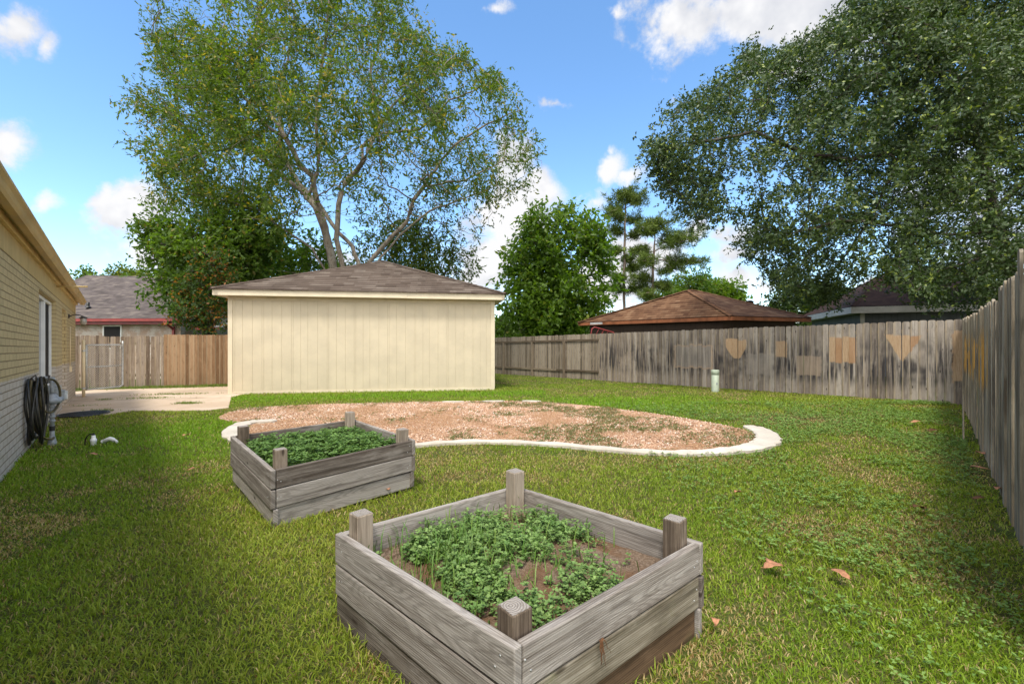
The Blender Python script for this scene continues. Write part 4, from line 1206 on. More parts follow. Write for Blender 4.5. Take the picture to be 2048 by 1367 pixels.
def planter(label, N, L, Rr, ztops, bh, posts_z, soil_z, seed, brown_low):
    """N near corner, L left corner, Rr right corner (x, y); ztops = heights of the top edge at N, L, Rr, far."""
    rs = random.Random(seed)
    Fc = L + Rr - N
    C = [N, Rr, Fc, L]; zt = [ztops[0], ztops[2], ztops[3], ztops[1]]
    root = empty('raised_bed', ((N.x + Fc.x) / 2, (N.y + Fc.y) / 2, 0))
    tag(root, label, 'planter', 'raised wooden planter beds on the lawn')
    cen = (N + Fc) / 2
    th = .038
    for i in range(4):
        a, b = C[i], C[(i + 1) % 4]; za, zb = zt[i], zt[(i + 1) % 4]
        d = Vector((b.x - a.x, b.y - a.y, 0)); Ln = d.length; d.normalize()
        inn = Vector((-d.y, d.x, 0))
        if inn.dot(Vector((cen.x - a.x, cen.y - a.y, 0))) < 0: inn = -inn
        for k in range(3):
            tz = k * bh + (.004 if k else 0)
            ins = (k == 2) * .016 + rs.uniform(0, .006)
            s0 = (th + .004 if i in (0, 2) else 0.0) + rs.uniform(-.004, .004); s1 = (th + .004 if i in (0, 2) else 0.0)
            o = Vector((a.x, a.y, za - tz - bh + .003 - rs.uniform(0, .004))) + d * s0 + inn * ins
            sl = (zb - za) + rs.uniform(-.006, .006)
            mb = MB()
            ax = d * (Ln - s0 - s1); ax.z = sl
            mb.obox(o, ax, inn * th, UP * (bh - .006), 0)
            mat = M['bed_wood']
            if k == 2 and i in brown_low: mat = M['bed_wood_brown']
            elif (k == 1 and i == 0 and seed == 21) or (k == 0 and i in (1, 2)): mat = M['bed_wood_green'] if k else M['bed_wood']
            pl = mb.build('plank', mat, root, bevel=.006, seg=3)
            if mat is M['bed_wood_brown']: tag(pl, 'dark brown damp bottom plank')
            if mat is M['bed_wood_green']: tag(pl, 'plank with greenish moss tint')
            if k < 2 and i in (0, 3):
                for q in (.05, .075, Ln - .09, Ln - .065):
                    nb_ = MB()
                    zc = za + sl * q / Ln - tz - bh * rs.uniform(.25, .75)
                    nb_.lathe(Vector((a.x, a.y, zc)) + d * q + inn * (ins + .002), [(0, -.004), (.0045, -.003), (.0045, .002)], 8, inn)
                    nb_.build('nail', M['nail'], pl)
    pw = .089
    for i in range(4):
        a = C[i]; d1 = Vector((C[(i + 1) % 4].x - a.x, C[(i + 1) % 4].y - a.y, 0)).normalized(); d0 = Vector((C[i - 1].x - a.x, C[i - 1].y - a.y, 0)).normalized()
        o = Vector((a.x, a.y, -.15)) + d1 * (th + .012) + d0 * (th + .012)
        hgt = posts_z[i] + .15
        c = o + d1 * pw / 2 + d0 * pw / 2
        pb = MB()
        x = d1 * pw; yv = d0 - d1 * d0.dot(d1); yv = yv.normalized() * pw
        pb.obox(Vector((-pw / 2, -pw / 2, -hgt)), Vector((pw, 0, 0)), Vector((0, pw, 0)), Vector((0, 0, hgt - .001)), 2)
        me_o = pb.build('post', M['bed_post'], None, bevel=.004)
        me_o.location = (c.x - root.location.x, c.y - root.location.y, -.15 + hgt); me_o.rotation_euler = (rs.uniform(-.015, .015), rs.uniform(-.015, .015), math.atan2(d1.y, d1.x))
        me_o.parent = root
        cb = MB(); r_ = pw / 2 - .004
        cb.prism([(-r_, -r_, -.0005), (r_, -r_, -.0005), (r_, r_, -.0005), (-r_, r_, -.0005)], (0, 0, .002))
        ce = cb.build('end_grain', M['endgrain'], None); ce.parent = me_o
    # soil, gently mounded
    n = 26; V = []; 
    for j in range(n):
        for i in range(n):
            s, t = i / (n - 1), j / (n - 1)
            p = N + (Rr - N) * (.03 + .94 * s) + (L - N) * (.03 + .94 * t)
            z = soil_z + .035 * (fbm(p.x, p.y, 3.0, seed) - .5) + .016 * (fbm(p.x, p.y, 14.0, seed) - .5) + .03 * math.sin(math.pi * s) * math.sin(math.pi * t)
            V.append((p.x, p.y, float(z)))
    i = (np.arange(n - 1)[None, :] + n * np.arange(n - 1)[:, None]).ravel()
    mesh_np('soil', np.array(V), np.stack([i, i + 1, i + n + 1, i + n], 1), M['bedsoil'], root, smooth=True)
    return C
def dirv2(deg): return Vector((math.cos(R(deg)), math.sin(R(deg))))
N1 = Vector((0.005, 1.40)); L1 = Vector((-.925, 2.26)); R1 = Vector((.955, 2.165))
planter('large weathered planter bed in the foreground with patchy weeds and bare soil', N1, L1, R1, (.46, .46, .46, .46), .157, (.527, .572, .592, .566), .315, 21, (0,))
N2 = Vector((-1.882, 3.39)); L2 = Vector((-2.85, 4.40)); R2 = Vector((-.938, 4.25))
planter('smaller weathered planter bed nearer the garage, packed with dense green leaves', N2, L2, R2, (.45, .505, .50, .52), .152, (.585, .60, .625, .60), .33, 33, ())
BED1 = [tuple(N1), tuple(R1), tuple(L1 + R1 - N1), tuple(L1)]; BED2 = [tuple(N2), tuple(R2), tuple(L2 + R2 - N2), tuple(L2)]

# ================================================================== leaves and grass in bulk
def rand_unit(n):
    v = rng.normal(size=(n, 3)); return v / np.linalg.norm(v, axis=1, keepdims=True)
def norm(v): return v / np.maximum(np.linalg.norm(v, axis=1, keepdims=True), 1e-9)
def leaves_mesh(name, Cn, D, ln, wd, cols, mat, parent=None, fold=.18, side=None):
    """One small folded leaf (two triangles) at every point Cn, pointing along D."""
    n = len(Cn)
    D = norm(D)
    sd = np.cross(D, rand_unit(n) if side is None else side); sd = norm(sd)
    nr = np.cross(sd, D)
    ln = np.broadcast_to(ln, (n,))[:, None]; wd = np.broadcast_to(wd, (n,))[:, None]
    V = np.empty((n, 4, 3))
    V[:, 0] = Cn
    m = Cn + D * ln * .48
    V[:, 1] = m + sd * wd * .5 + nr * wd * fold
    V[:, 2] = Cn + D * ln
    V[:, 3] = m - sd * wd * .5 + nr * wd * fold
    i = np.arange(n)[:, None] * 4
    Fc = np.concatenate([i + np.array([[0, 1, 2]]), i + np.array([[0, 2, 3]])], 1).reshape(-1, 3)
    return mesh_np(name, V.reshape(-1, 3), Fc, mat, parent, np.repeat(cols, 4, axis=0))
def blades_mesh(name, P, hgt, wid, lean, cols, mat, bend=.5):
    """Grass blades: three triangles each, bending over towards `lean`."""
    n = len(P)
    az = rng.random(n) * 2 * np.pi
    s = np.stack([np.cos(az), np.sin(az), np.zeros(n)], 1) * (wid[:, None] * .5)
    up = np.zeros((n, 3)); up[:, 2] = hgt
    ln_ = np.concatenate([lean, np.zeros((n, 1))], 1) * hgt[:, None]
    V = np.empty((n, 5, 3))
    V[:, 0] = P - s; V[:, 1] = P + s
    mid = P + up * .58 + ln_ * .35
    V[:, 2] = mid - s * .8; V[:, 3] = mid + s * .8
    tip = P + up * 1.0 + ln_; tip[:, 2] -= hgt * bend * (lean ** 2).sum(1) * .6
    V[:, 4] = tip
    i = np.arange(n)[:, None] * 5
    Fc = np.concatenate([i + np.array([[0, 1, 3]]), i + np.array([[0, 3, 2]]), i + np.array([[2, 3, 4]])], 1).reshape(-1, 3)
    return mesh_np(name, V.reshape(-1, 3), Fc, mat, None, np.repeat(cols, 5, axis=0))
def lerp(a, b, t): return a * (1 - t[:, None]) + b * t[:, None]
C_ = lambda *c: np.array(c, dtype=float)

def lawn():
    pts = []; 
    # density falls off with distance from the place one stands; the rings have no hard edges
    for (y0, y1, dens) in ((.7, 2.2, 8600), (2.2, 3.6, 6200), (3.6, 5.5, 3800), (5.5, 8.0, 1900), (8.0, 11.5, 1150), (11.5, 16.0, 700), (16.0, 24.0, 330)):
        xl = -1.30 * y1 - 1.6; xr = 1.30 * y1 + 1.6
        xl = max(xl, -11.5); xr = min(xr, 12.0)
        n = int(dens * (xr - xl) * (y1 - y0))
        x = rng.uniform(xl, xr, n); y = rng.uniform(y0, y1, n)
        keep = (np.abs(x) < 1.25 * y + .9)
        # not through walls and fences
        tx = (x - HP0.x) * HN.x + (y - HP0.y) * HN.y
        keep &= tx > .015
        bx = (x - BC.x) * -BD.y + (y - BC.y) * BD.x; keep &= bx > .02
        rx = (x - BC.x) * -RD.y + (y - BC.y) * RD.x; keep &= rx < -.015
        sx = (x - SA.x) * SE.x + (y - SA.y) * SE.y; sy = (x - SA.x) * SN.x + (y - SA.y) * SN.y
        keep &= ~((sx > -.03) & (sx < SW + .03) & (sy > -.03) & (sy < 6.5))
        keep &= ~((x < -8.8) & (y > 15.5))
        x, y = x[keep], y[keep]
        keep = ~(inpoly(x, y, BED1) | inpoly(x, y, BED2) | inpoly(x, y, GRAVEL) | inpoly(x, y, PATIO) | inpoly(x, y, KERBPOLY))
        pts.append(np.stack([x[keep], y[keep]], 1))
    P2 = np.concatenate(pts); x, y = P2[:, 0], P2[:, 1]
    # thin, worn places
    worn = fbm(x, y, .55, 3); strawn = fbm(x, y, 1.6, 9); fine = fbm(x, y, 5.0, 14)
    dry = np.clip((strawn - .50) * 4.5, 0, 1) * .75
    q = gp(1590, 838); dry = np.maximum(dry, 1.6 * np.exp(-(((x - q.x) / 1.1) ** 2 + ((y - q.y) / .75) ** 2)))
    q = gp(1250, 785); dry = np.maximum(dry, .75 * np.exp(-(((x - q.x) / 2.6) ** 2 + ((y - q.y) / .35) ** 2)))
    q = gp(1250, 920); dry = np.maximum(dry, .65 * np.exp(-(((x - q.x) / 2.5) ** 2 + ((y - q.y) / .35) ** 2)))
    q = gp(470, 862); dry = np.maximum(dry, .7 * np.exp(-(((x - q.x) / .6) ** 2 + ((y - q.y) / .35) ** 2)))
    lush = np.exp(-(((y - (12.0 + .17 * (x + 4))) / 1.0) ** 2)) * (x < 1.0) * (x > -7.6)          # strip below the garage wall
    lush = np.maximum(lush, .9 * np.exp(-(((x - 2.6) / 3.0) ** 2 + ((y - 10.2) / 1.8) ** 2)))
    lush = np.maximum(lush, .8 * np.exp(-(((x + 5.0) / 1.6) ** 2 + ((y - 6.8) / 1.8) ** 2)))
    dry = dry * (1 - .85 * lush)
    rx = -((x - BC.x) * -RD.y + (y - BC.y) * RD.x)                                       # distance from the right fence
    bare = np.clip(1 - rx / .42, 0, 1) * np.clip((fbm(x, y, 2.3, 21) - .38) * 5, 0, 1)
    keep = rng.random(len(x)) > np.maximum(bare * .92, np.clip((dry - .55), 0, 1) * .5)
    x, y, dry, lush, fine, worn, rx = (a[keep] for a in (x, y, dry, lush, fine, worn, rx))
    n = len(x)
    P = np.stack([x, y, G(x, y)], 1)
    far = np.clip((y - 2) / 10, 0, 1)
    hgt = (.020 + .024 * rng.random(n)) * (1 + .55 * lush) * (1 - .25 * np.clip(dry, 0, 1)) * (.8 + .6 * fine)
    wall = np.exp(-((((x - HP0.x) * HN.x + (y - HP0.y) * HN.y)) / .16) ** 2)
    hgt *= 1 + 1.1 * wall * rng.random(n)
    for bed in (BED1, BED2):                                                              # longer where the mower does not reach
        for i in range(4):
            a = np.array(bed[i]); b = np.array(bed[(i + 1) % 4]); d = b - a; L = np.linalg.norm(d); d /= L
            t = np.clip((x - a[0]) * d[0] + (y - a[1]) * d[1], 0, L); ds = np.hypot(x - a[0] - d[0] * t, y - a[1] - d[1] * t)
            hgt *= 1 + .9 * np.exp(-(ds / .07) ** 2) * rng.random(n)
    sx = (x - SA.x) * SE.x + (y - SA.y) * SE.y; sy = (x - SA.x) * SN.x + (y - SA.y) * SN.y
    hgt *= 1 + 1.9 * np.exp(-((sy / .12) ** 2)) * (sx > -.2) * (sx < SW + .2) * rng.random(n) ** 1.5          # uncut along the garage wall
    tall = rng.random(n) < .012
    hgt[tall] *= 1.7
    wid = (.0038 + .0030 * rng.random(n)) * (1 + 1.5 * far)
    la = rng.random(n) * 2 * np.pi; lm = rng.random(n) ** .6 * 1.5
    lean = np.stack([np.cos(la) * lm, np.sin(la) * lm], 1)
    gcol = lerp(C_(.10, .195, .008), C_(.29, .38, .028), rng.random(n) * .7 + .3 * fine)
    gcol = lerp(gcol, C_(.36, .36, .06), np.clip((worn - .45) * 2.5, 0, 1) * rng.random(n))
    gcol = lerp(gcol, C_(.16, .33, .010), lush * .7)
    straw = lerp(C_(.36, .25, .10), C_(.56, .44, .22), rng.random(n))
    isd = rng.random(n) < (.11 + .80 * dry) * (1 - .75 * lush)
    gcol[isd] = straw[isd]
    rust = isd & (rng.random(n) < .12); gcol[rust] = C_(.24, .115, .04)
    hgt[isd] *= .75
    o = blades_mesh('grass', P, hgt, wid, lean, gcol, M['grass'])
    tag(o, 'mown green lawn with yellowed and dry patches around the beds', 'grass', kind='stuff')
KERBPOLY = smooth_closed([tuple(gp(a, b)[:2]) for a, b in [(1495, 852), (1530, 860), (1562, 878), (1552, 896), (1500, 907), (1400, 913), (1300, 909), (1200, 902), (1100, 893), (1000, 887.5), (1000, 884), (1200, 896), (1390, 904), (1460, 897), (1505, 887), (1505, 868)]], 4)
lawn()

def clover():
    """Broad-leaved creeping weeds in the right part of the lawn."""
    n = 34000
    x = rng.uniform(1.6, 10.3, n); y = rng.uniform(1.4, 10.2, n)
    m = fbm(x, y, .9, 31)
    zone = np.exp(-(((x - 5.6) / 2.6) ** 2 + ((y - 6.2) / 2.6) ** 2))
    rx = -((x - BC.x) * -RD.y + (y - BC.y) * RD.x)
    zone = np.maximum(zone, .8 * np.exp(-((rx - .9) / .8) ** 2))
    k = (rng.random(n) < np.clip((m - .40) * 6, 0, 1) * (.15 + zone)) & (rx > .12) & ((x - BC.x) * -BD.y + (y - BC.y) * BD.x > .1) & (x < 1.25 * y + .6)
    k &= ~(inpoly(x, y, GRAVEL) | inpoly(x, y, KERBPOLY) | inpoly(x, y, BED1))
    x, y = x[k], y[k]; n = len(x)
    # three leaflets to a plant
    P = np.stack([x, y, G(x, y) + .030 + .028 * rng.random(n)], 1)
    a0 = rng.random(n) * 6.28
    PP, DD = [], []
    for j in range(4):
        a = a0 + j * 1.57 + rng.normal(0, .2, n)
        PP.append(P + rng.normal(0, .006, (n, 3))); DD.append(np.stack([np.cos(a), np.sin(a), rng.uniform(-.2, .55, n)], 1))
    P = np.concatenate(PP); D = np.concatenate(DD); n = len(P)
    col = lerp(C_(.10, .19, .03), C_(.22, .33, .08), rng.random(n))
    sc = 1 + .09 * P[:, 1]
    o = leaves_mesh('clover', P, D, (.013 + .010 * rng.random(n)) * sc, (.010 + .007 * rng.random(n)) * sc, col, M['clover'], side=np.tile(np.array([[0, 0, 1.0]]), (n, 1)) + rng.normal(0, .2, (n, 3)))
    tag(o, 'low broad leaved weeds creeping through the right side of the lawn', 'weeds', kind='stuff')
clover()

def bed_weeds(name, label, N, L, Rr, sz, count, dens, seed, hmax, leafl, cols, grassy):
    n = count
    s = rng.uniform(.07, .93, n); t = rng.uniform(.07, .93, n)
    x = N.x + (Rr.x - N.x) * s + (L.x - N.x) * t; y = N.y + (Rr.y - N.y) * s + (L.y - N.y) * t
    k = rng.random(n) < dens(s, t, x, y)
    s, t, x, y = s[k], t[k], x[k], y[k]; n = len(x)
    base = np.stack([x, y, sz + .03 * np.sin(np.pi * s) * np.sin(np.pi * t)], 1)
    hh = hmax * (.25 + .75 * rng.random(n)) * (.6 + .8 * fbm(x, y, 6.0, seed))
    PP, DD, CC, SZ = [], [], [], []
    pc = lerp(cols[0], cols[1], np.clip(rng.random(n) * .6 + fbm(x, y, 8.0, seed + 3) * .5, 0, 1))
    off = rng.normal(0, .018, (n, 2))
    tiers = 3
    for q in range(tiers):
        f = (q + 1) / tiers
        top = base + np.concatenate([off * f, (hh * f)[:, None]], 1)
        a0 = rng.random(n) * 6.28
        for j in range(5):
            a = a0 + j * 1.257 + rng.normal(0, .25, n)
            PP.append(top + rng.normal(0, .003, (n, 3)))
            DD.append(np.stack([np.cos(a), np.sin(a), rng.uniform(-.15, .6, n)], 1))
            CC.append(pc * rng.uniform(.75, 1.2, (n, 1))); SZ.append(np.full(n, .75 + .35 * f))
    P = np.concatenate(PP); D = np.concatenate(DD); Cc = np.concatenate(CC); S = np.concatenate(SZ); m = len(P)
    # rounded leaf: six corners
    D = norm(D); up = np.tile(np.array([[0, 0, 1.0]]), (m, 1)) + rng.normal(0, .25, (m, 3))
    sd = norm(np.cross(D, up)); nr = np.cross(sd, D)
    ln = (leafl * (.7 + .6 * rng.random(m)) * S)[:, None]; wd = ln * (.62 + .2 * rng.random((m, 1)))
    V = np.empty((m, 6, 3))
    V[:, 0] = P
    V[:, 1] = P + D * ln * .45 + sd * wd * .45 + nr * wd * .10
    V[:, 2] = P + D * ln * .85 + sd * wd * .36 + nr * wd * .08
    V[:, 3] = P + D * ln - nr * ln * .08
    V[:, 4] = P + D * ln * .85 - sd * wd * .36 + nr * wd * .08
    V[:, 5] = P + D * ln * .45 - sd * wd * .45 + nr * wd * .10
    i = np.arange(m)[:, None] * 6
    Fl = np.concatenate([i + np.array([[0, 1, 2]]), i + np.array([[0, 2, 3]]), i + np.array([[0, 3, 4]]), i + np.array([[0, 4, 5]])], 1).reshape(-1, 3)
    # stems
    st = base; tp = base + np.concatenate([off, hh[:, None]], 1)
    az = rng.random(n) * 6.28; w = np.stack([np.cos(az), np.sin(az), 0 * az], 1) * .0016
    Vs = np.stack([st - w, st + w, tp], 1)
    Fs = (np.arange(n)[:, None] * 3 + np.array([[0, 1, 2]])) + m * 6
    allV = [V.reshape(-1, 3), Vs.reshape(-1, 3)]; allF = [Fl, Fs]; allC = [np.repeat(Cc, 6, axis=0), np.tile(C_(.11, .075, .03), (n * 3, 1))]
    nb_ = 2 * m * 0 + m * 6 + n * 3
    # a few grass blades among them
    gn = grassy
    s = np.clip(rng.normal(.38, .22, gn), .06, .94); t = np.clip(rng.normal(.62, .2, gn), .06, .94)
    x = N.x + (Rr.x - N.x) * s + (L.x - N.x) * t; y = N.y + (Rr.y - N.y) * s + (L.y - N.y) * t
    b = np.stack([x, y, np.full(gn, sz)], 1); hg = rng.uniform(.06, .20, gn); an = rng.random(gn) * 6.28
    ld = np.stack([np.cos(an), np.sin(an)], 1) * rng.uniform(.1, .8, (gn, 1)) * hg[:, None]
    wv = np.stack([-np.sin(an), np.cos(an), 0 * an], 1) * .0028
    md = b + np.concatenate([ld * .35, (hg * .65)[:, None]], 1); tp = b + np.concatenate([ld, (hg)[:, None] * rng.uniform(.75, 1.0, (gn, 1))], 1)
    Vg = np.stack([b - wv, b + wv, md - wv, md + wv, tp], 1)
    ig = np.arange(gn)[:, None] * 5 + nb_
    Fg = np.concatenate([ig + np.array([[0, 1, 3]]), ig + np.array([[0, 3, 2]]), ig + np.array([[2, 3, 4]])], 1).reshape(-1, 3)
    cg = np.repeat(lerp(C_(.07, .17, .02), C_(.17, .26, .05), rng.random(gn)), 5, axis=0)
    allV.append(Vg.reshape(-1, 3)); allF.append(Fg); allC.append(cg)
    o = mesh_np(name, np.concatenate(allV), np.concatenate(allF), M['clover'], None, np.concatenate(allC))
    tag(o, label, 'weeds', kind='stuff')
def dens1(s, t, x, y):
    d = np.clip((fbm(x, y, 4.2, 51) - .40) * 4.0, 0, 1)
    d *= 1 - 1.0 * np.exp(-(((s - .95) / .26) ** 4 + ((t - .22) / .30) ** 4))      # bare soil at the right corner
    d *= 1 - .9 * np.exp(-(((s - .30) / .30) ** 2 + ((t - .05) / .12) ** 2))
    d *= 1 - .75 * np.exp(-(((s - .10) / .10) ** 2 + ((t - .35) / .22) ** 2))
    d *= 1 - .7 * np.exp(-(((s - .75) / .12) ** 2 + ((t - .92) / .15) ** 2))
    return np.clip(d, 0, 1)
bed_weeds('weeds', 'patchy round leaved weeds and grass growing in the foreground planter bed', N1, L1, R1, .305, 3300, dens1, 50, .095, .0165, (C_(.085, .175, .038), C_(.24, .35, .105)), 650)
bed_weeds('weeds', 'dense dark green weeds filling the planter bed nearer the garage', N2, L2, R2, .325, 3000, lambda s, t, x, y: np.clip((fbm(x, y, 4.0, 61) - .22) * 4, 0.1, 1) * (1 - .9 * np.exp(-(((s - .72) / .12) ** 2 + ((t - .62) / .12) ** 2))), 60, .15, .026,
          (C_(.055, .125, .022), C_(.16, .265, .065)), 160)

def pebbles():
    n = 52000
    xs = [p[0] for p in GRAVEL]; ys = [p[1] for p in GRAVEL]
    x = rng.uniform(min(xs), max(xs), n); y = rng.uniform(min(ys), max(ys), n)
    k = inpoly(x, y, GRAVEL); x, y = x[k], y[k]; n = len(x)
    base = np.array([[1, 0, 0], [0, 1, 0], [-1, 0, 0], [0, -1, 0], [0, 0, 1], [0, 0, -1.0]])
    tri = np.array([[0, 1, 4], [1, 2, 4], [2, 3, 4], [3, 0, 4], [1, 0, 5], [2, 1, 5], [3, 2, 5], [0, 3, 5]])
    sz = rng.uniform(.008, .021, n)
    V = base[None] * rng.uniform(.6, 1.2, (n, 6, 3)) * sz[:, None, None]
    a = rng.random(n) * 6.28; c, s = np.cos(a)[:, None], np.sin(a)[:, None]
    V = np.stack([V[..., 0] * c - V[..., 1] * s, V[..., 0] * s + V[..., 1] * c, V[..., 2] * .7], -1)
    V += np.stack([x, y, G(x, y) + .014], 1)[:, None, :]
    col = lerp(C_(.38, .22, .135), C_(.64, .45, .315), rng.random(n))
    col = np.where((rng.random(n) < .12)[:, None], C_(.25, .15, .10), col); col = np.where((rng.random(n) < .10)[:, None], C_(.70, .62, .54), col)
    br = np.clip((fbm(x, y, 1.3, 71) - .47) * 5, 0, 1)[:, None] * .65
    col = col * (1 - br) + C_(.33, .19, .09) * br
    Fc = (np.arange(n)[:, None, None] * 6 + tri[None]).reshape(-1, 3)
    o = mesh_np('gravel_stones', V.reshape(-1, 3), Fc, M['pebble'], None, np.repeat(col, 6, axis=0))
    tag(o, 'loose pinkish pebbles lying over the gravel bed', 'gravel', kind='stuff')
    # small weeds coming up through it
    m = 16000
    x = rng.uniform(min(xs), max(xs), m); y = rng.uniform(min(ys), max(ys), m)
    dn = np.clip((fbm(x, y, 1.5, 81) - .50) * 5, 0, 1) * (.35 + .65 * (x > -1)) 
    edge = gp(1480, 880); dn = np.maximum(dn, .8 * np.exp(-(((x - edge.x) / .8) ** 2 + ((y - edge.y) / .6) ** 2)))
    k = inpoly(x, y, GRAVEL) & (rng.random(m) < dn); x, y = x[k], y[k]
    rep = 9
    x = np.repeat(x, rep) + rng.normal(0, .025, len(x) * rep); y = np.repeat(y, rep) + rng.normal(0, .025, len(y) * rep); m = len(x)
    P = np.stack([x, y, G(x, y) + .012 + .02 * rng.random(m)], 1); a = rng.random(m) * 6.28
    D = np.stack([np.cos(a), np.sin(a), rng.uniform(.1, 1.3, m)], 1)
    col = lerp(C_(.08, .13, .03), C_(.20, .24, .09), rng.random(m)); col = np.where((rng.random(m) < .30)[:, None], C_(.26, .14, .06), col)
    o = leaves_mesh('gravel_weeds', P, D, rng.uniform(.02, .045, m), rng.uniform(.006, .014, m), col, M['clover'])
    tag(o, 'small sparse weeds sprouting through the pink gravel', 'weeds', kind='stuff')
pebbles()

# weeds in the patio joints and along the foot of the left fence
def joint_weeds():
    PP, HH = [], []
    for (px, py, w, h, n) in ((374, 808, .34, .07, 260), (302, 797, .8, .05, 320), (352, 789, 1.1, .06, 420), (210, 800, .22, .05, 120), (330, 775.5, 3.2, .12, 1900), (205, 823, .35, .06, 150), (440, 772, .8, .10, 500), (175, 812, .5, .03, 90)):
        p = gp(px, py); x = rng.normal(p.x, w / 2.2, n); y = rng.normal(p.y, .05 + w * .06, n)
        PP.append(np.stack([x, y, G(x, y) + .012], 1)); HH.append(h * rng.uniform(.4, 1.1, n))
    P = np.concatenate(PP); n = len(P)
    o = blades_mesh('weeds', P, np.concatenate(HH), np.full(n, .012), rng.normal(0, .5, (n, 2)), lerp(C_(.08, .16, .015), C_(.22, .26, .06), rng.random(n)), M['grass'])
    tag(o, 'small weeds growing from the patio joints and below the brown fence', 'weeds', kind='stuff')
joint_weeds()

# ================================================================== small things
# garden hose coiled on a wall hook
def hose():
    root = empty('garden_hose', hw(1.85, .15, 0))
    tag(root, 'coiled black garden hose hanging on the cream brick wall', 'hose')
    rs = random.Random(4)
    pts = []
    zc = 0.56
    for k in range(7):
        o = .025 + .021 * k + rs.uniform(-.008, .008); w = rs.uniform(.16, .30); h = rs.uniform(.33, .43); dz = rs.uniform(-.04, .03); t0 = 1.75 + rs.uniform(-.06, .06)
        for j in range(28):
            a = 2 * math.pi * j / 28 + math.pi / 2
            f = j / 28
            sag = 1.0 + .12 * math.sin(a * 3 + k)
            pts.append(hw(t0 + w * math.cos(a) * sag, max(.016, o + .02 * f + .018 * math.sin(2 * a + k * 1.3)), zc + dz + h * math.sin(a) * (1 if math.sin(a) > 0 else sag)))
    mb = MB(); mb.tube(pts, .0145, 8); mb.build('coil', M['hose'], root)
    # one looser coil turned towards the yard
    p2 = []
    for j in range(44):
        a = 2 * math.pi * j / 36 + math.pi * .6
        p2.append(hw(1.95 + .15 * math.cos(a), .205 + .085 * math.cos(a), .71 + .225 * math.sin(a) + .0006 * j))
    mb = MB(); mb.tube(p2, .0145, 8); mb.build('loose_coil', M['hosestripe'], root)
    p3 = [hw(1.62, .06, .97), hw(1.60, .05, .80), hw(1.58, .07, .55), hw(1.62, .09, .32), hw(1.75, .14, .20), hw(1.85, .17, .15), hw(1.95, .22, .12), hw(2.0, .24, .14)]
    q = []
    for i in range(len(p3) - 1):
        for j in range(5): q.append(p3[i].lerp(p3[i + 1], j / 5))
    mb = MB(); mb.tube(q, .0145, 8); mb.build('tail', M['hosestripe'], root)
    hk = MB(); hk.tube([hw(1.78, 0, .93), hw(1.78, .19, .92), hw(1.78, .21, 1.02)], .012, 8); hk.tube([hw(1.70, .0, .90), hw(1.70, .05, .99), hw(1.70, .09, 1.03), hw(1.70, .10, .97)], .010, 8)
    hk.build('hook', M['iron'], root)
hose()
def meter():
    root = empty('gas_meter', hw(2.25, .25, 0))
    tag(root, 'grey gas meter and riser pipe standing against the cream brick wall', 'gas meter')
    rp = MB()
    b = hw(2.06, .215, 0); 
    rp.lathe(Vector((b.x, b.y, -.02)), [(.055, 0), (.05, .04), (.026, .16), (.026, .30)], 14)
    rp.tube([Vector((b.x, b.y, .26)), Vector((b.x, b.y, .60))], .024, 12)
    for zz in (.32, .38, .46, .52): rp.lathe(Vector((b.x, b.y, zz)), [(.026, 0), (.036, .008), (.036, .03), (.026, .038)], 12)
    rp.build('riser', M['grey_metal'], root)
    bd = MB(); bd.lathe(Vector((b.x, b.y, .20)), [(.030, 0), (.031, .06), (.030, .07)], 12); bd.build('sleeve', M['black'], root)
    rg = MB(); c = Vector((b.x, b.y, .64)); rg.lathe(c, [(.03, -.06), (.10, -.045), (.105, -.02), (.105, 0), (.07, .03), (.045, .07), (.03, .08)], 18); rg.tube([c - HN * .10, c + HN * .12], .03, 12); rg.build('regulator', M['grey_metal'], root)
    mt = MB(); p0 = hw(2.42, .10, .56); mt.obox(p0, HE * .26, HN * .17, UP * .27); mt.obox(p0 + HE * .03 + HN * .165 + UP * .05, HE * .19, HN * .05, UP * .15); mt.lathe(p0 + HE * .06 + HN * .085 + UP * .26, [(.03, 0), (.03, .07), (.036, .075), (.036, .10)], 12); mt.lathe(p0 + HE * .20 + HN * .085 + UP * .26, [(.03, 0), (.03, .07), (.036, .075), (.036, .10)], 12)
    mt.build('meter_body', M['grey_metal'], root, bevel=.018, seg=3)
    bx = MB(); bx.obox(hw(2.50, .272, .62), HE * .12, HN * .07, UP * .12); bx.build('index_box', M['bright_metal'], root, bevel=.008)
    tp = MB(); tp.tube([Vector((b.x, b.y, .68)), Vector((b.x, b.y, .86)), Vector((b.x, b.y, .90)) + HE * .03, hw(2.48, .185, .92), hw(2.48, .185, .85)], .022, 10); tp.tube([hw(2.62, .185, .86), hw(2.62, .185, .94), hw(2.62, .1, .95), hw(2.62, -.02, .95)], .022, 10)
    tp.lathe(hw(2.30, .195, .885), [(.03, 0), (.042, .01), (.042, .05), (.02, .06), (.02, .09)], 12); tp.build('top_pipe', M['grey_metal'], root)
meter()
def cover():
    p = gp(167, 828, .02)
    root = empty('drain_cover', (p.x, p.y, p.z))
    tag(root, 'round black ribbed cover lying on the patio by the brick house', 'cover')
    r = .40
    mb = MB(); mb.lathe((0, 0, 0), [(0, .016), (r - .05, .016), (r - .04, .022), (r - .01, .022), (r, .012), (r, 0)], 40); mb.build('disc', M['black'], root, world_space=False)
    for k in range(-5, 6):
        rb = MB(); yy = k * .065; hw2 = math.sqrt(max((r - .06) ** 2 - yy * yy, .0001)); rb.obox(Vector((-hw2, yy - .01, .0165)), Vector((2 * hw2, 0, 0)), Vector((0, .02, 0)), Vector((0, 0, .008)))
        rb.build('rib', M['black'], root, world_space=False)
cover()
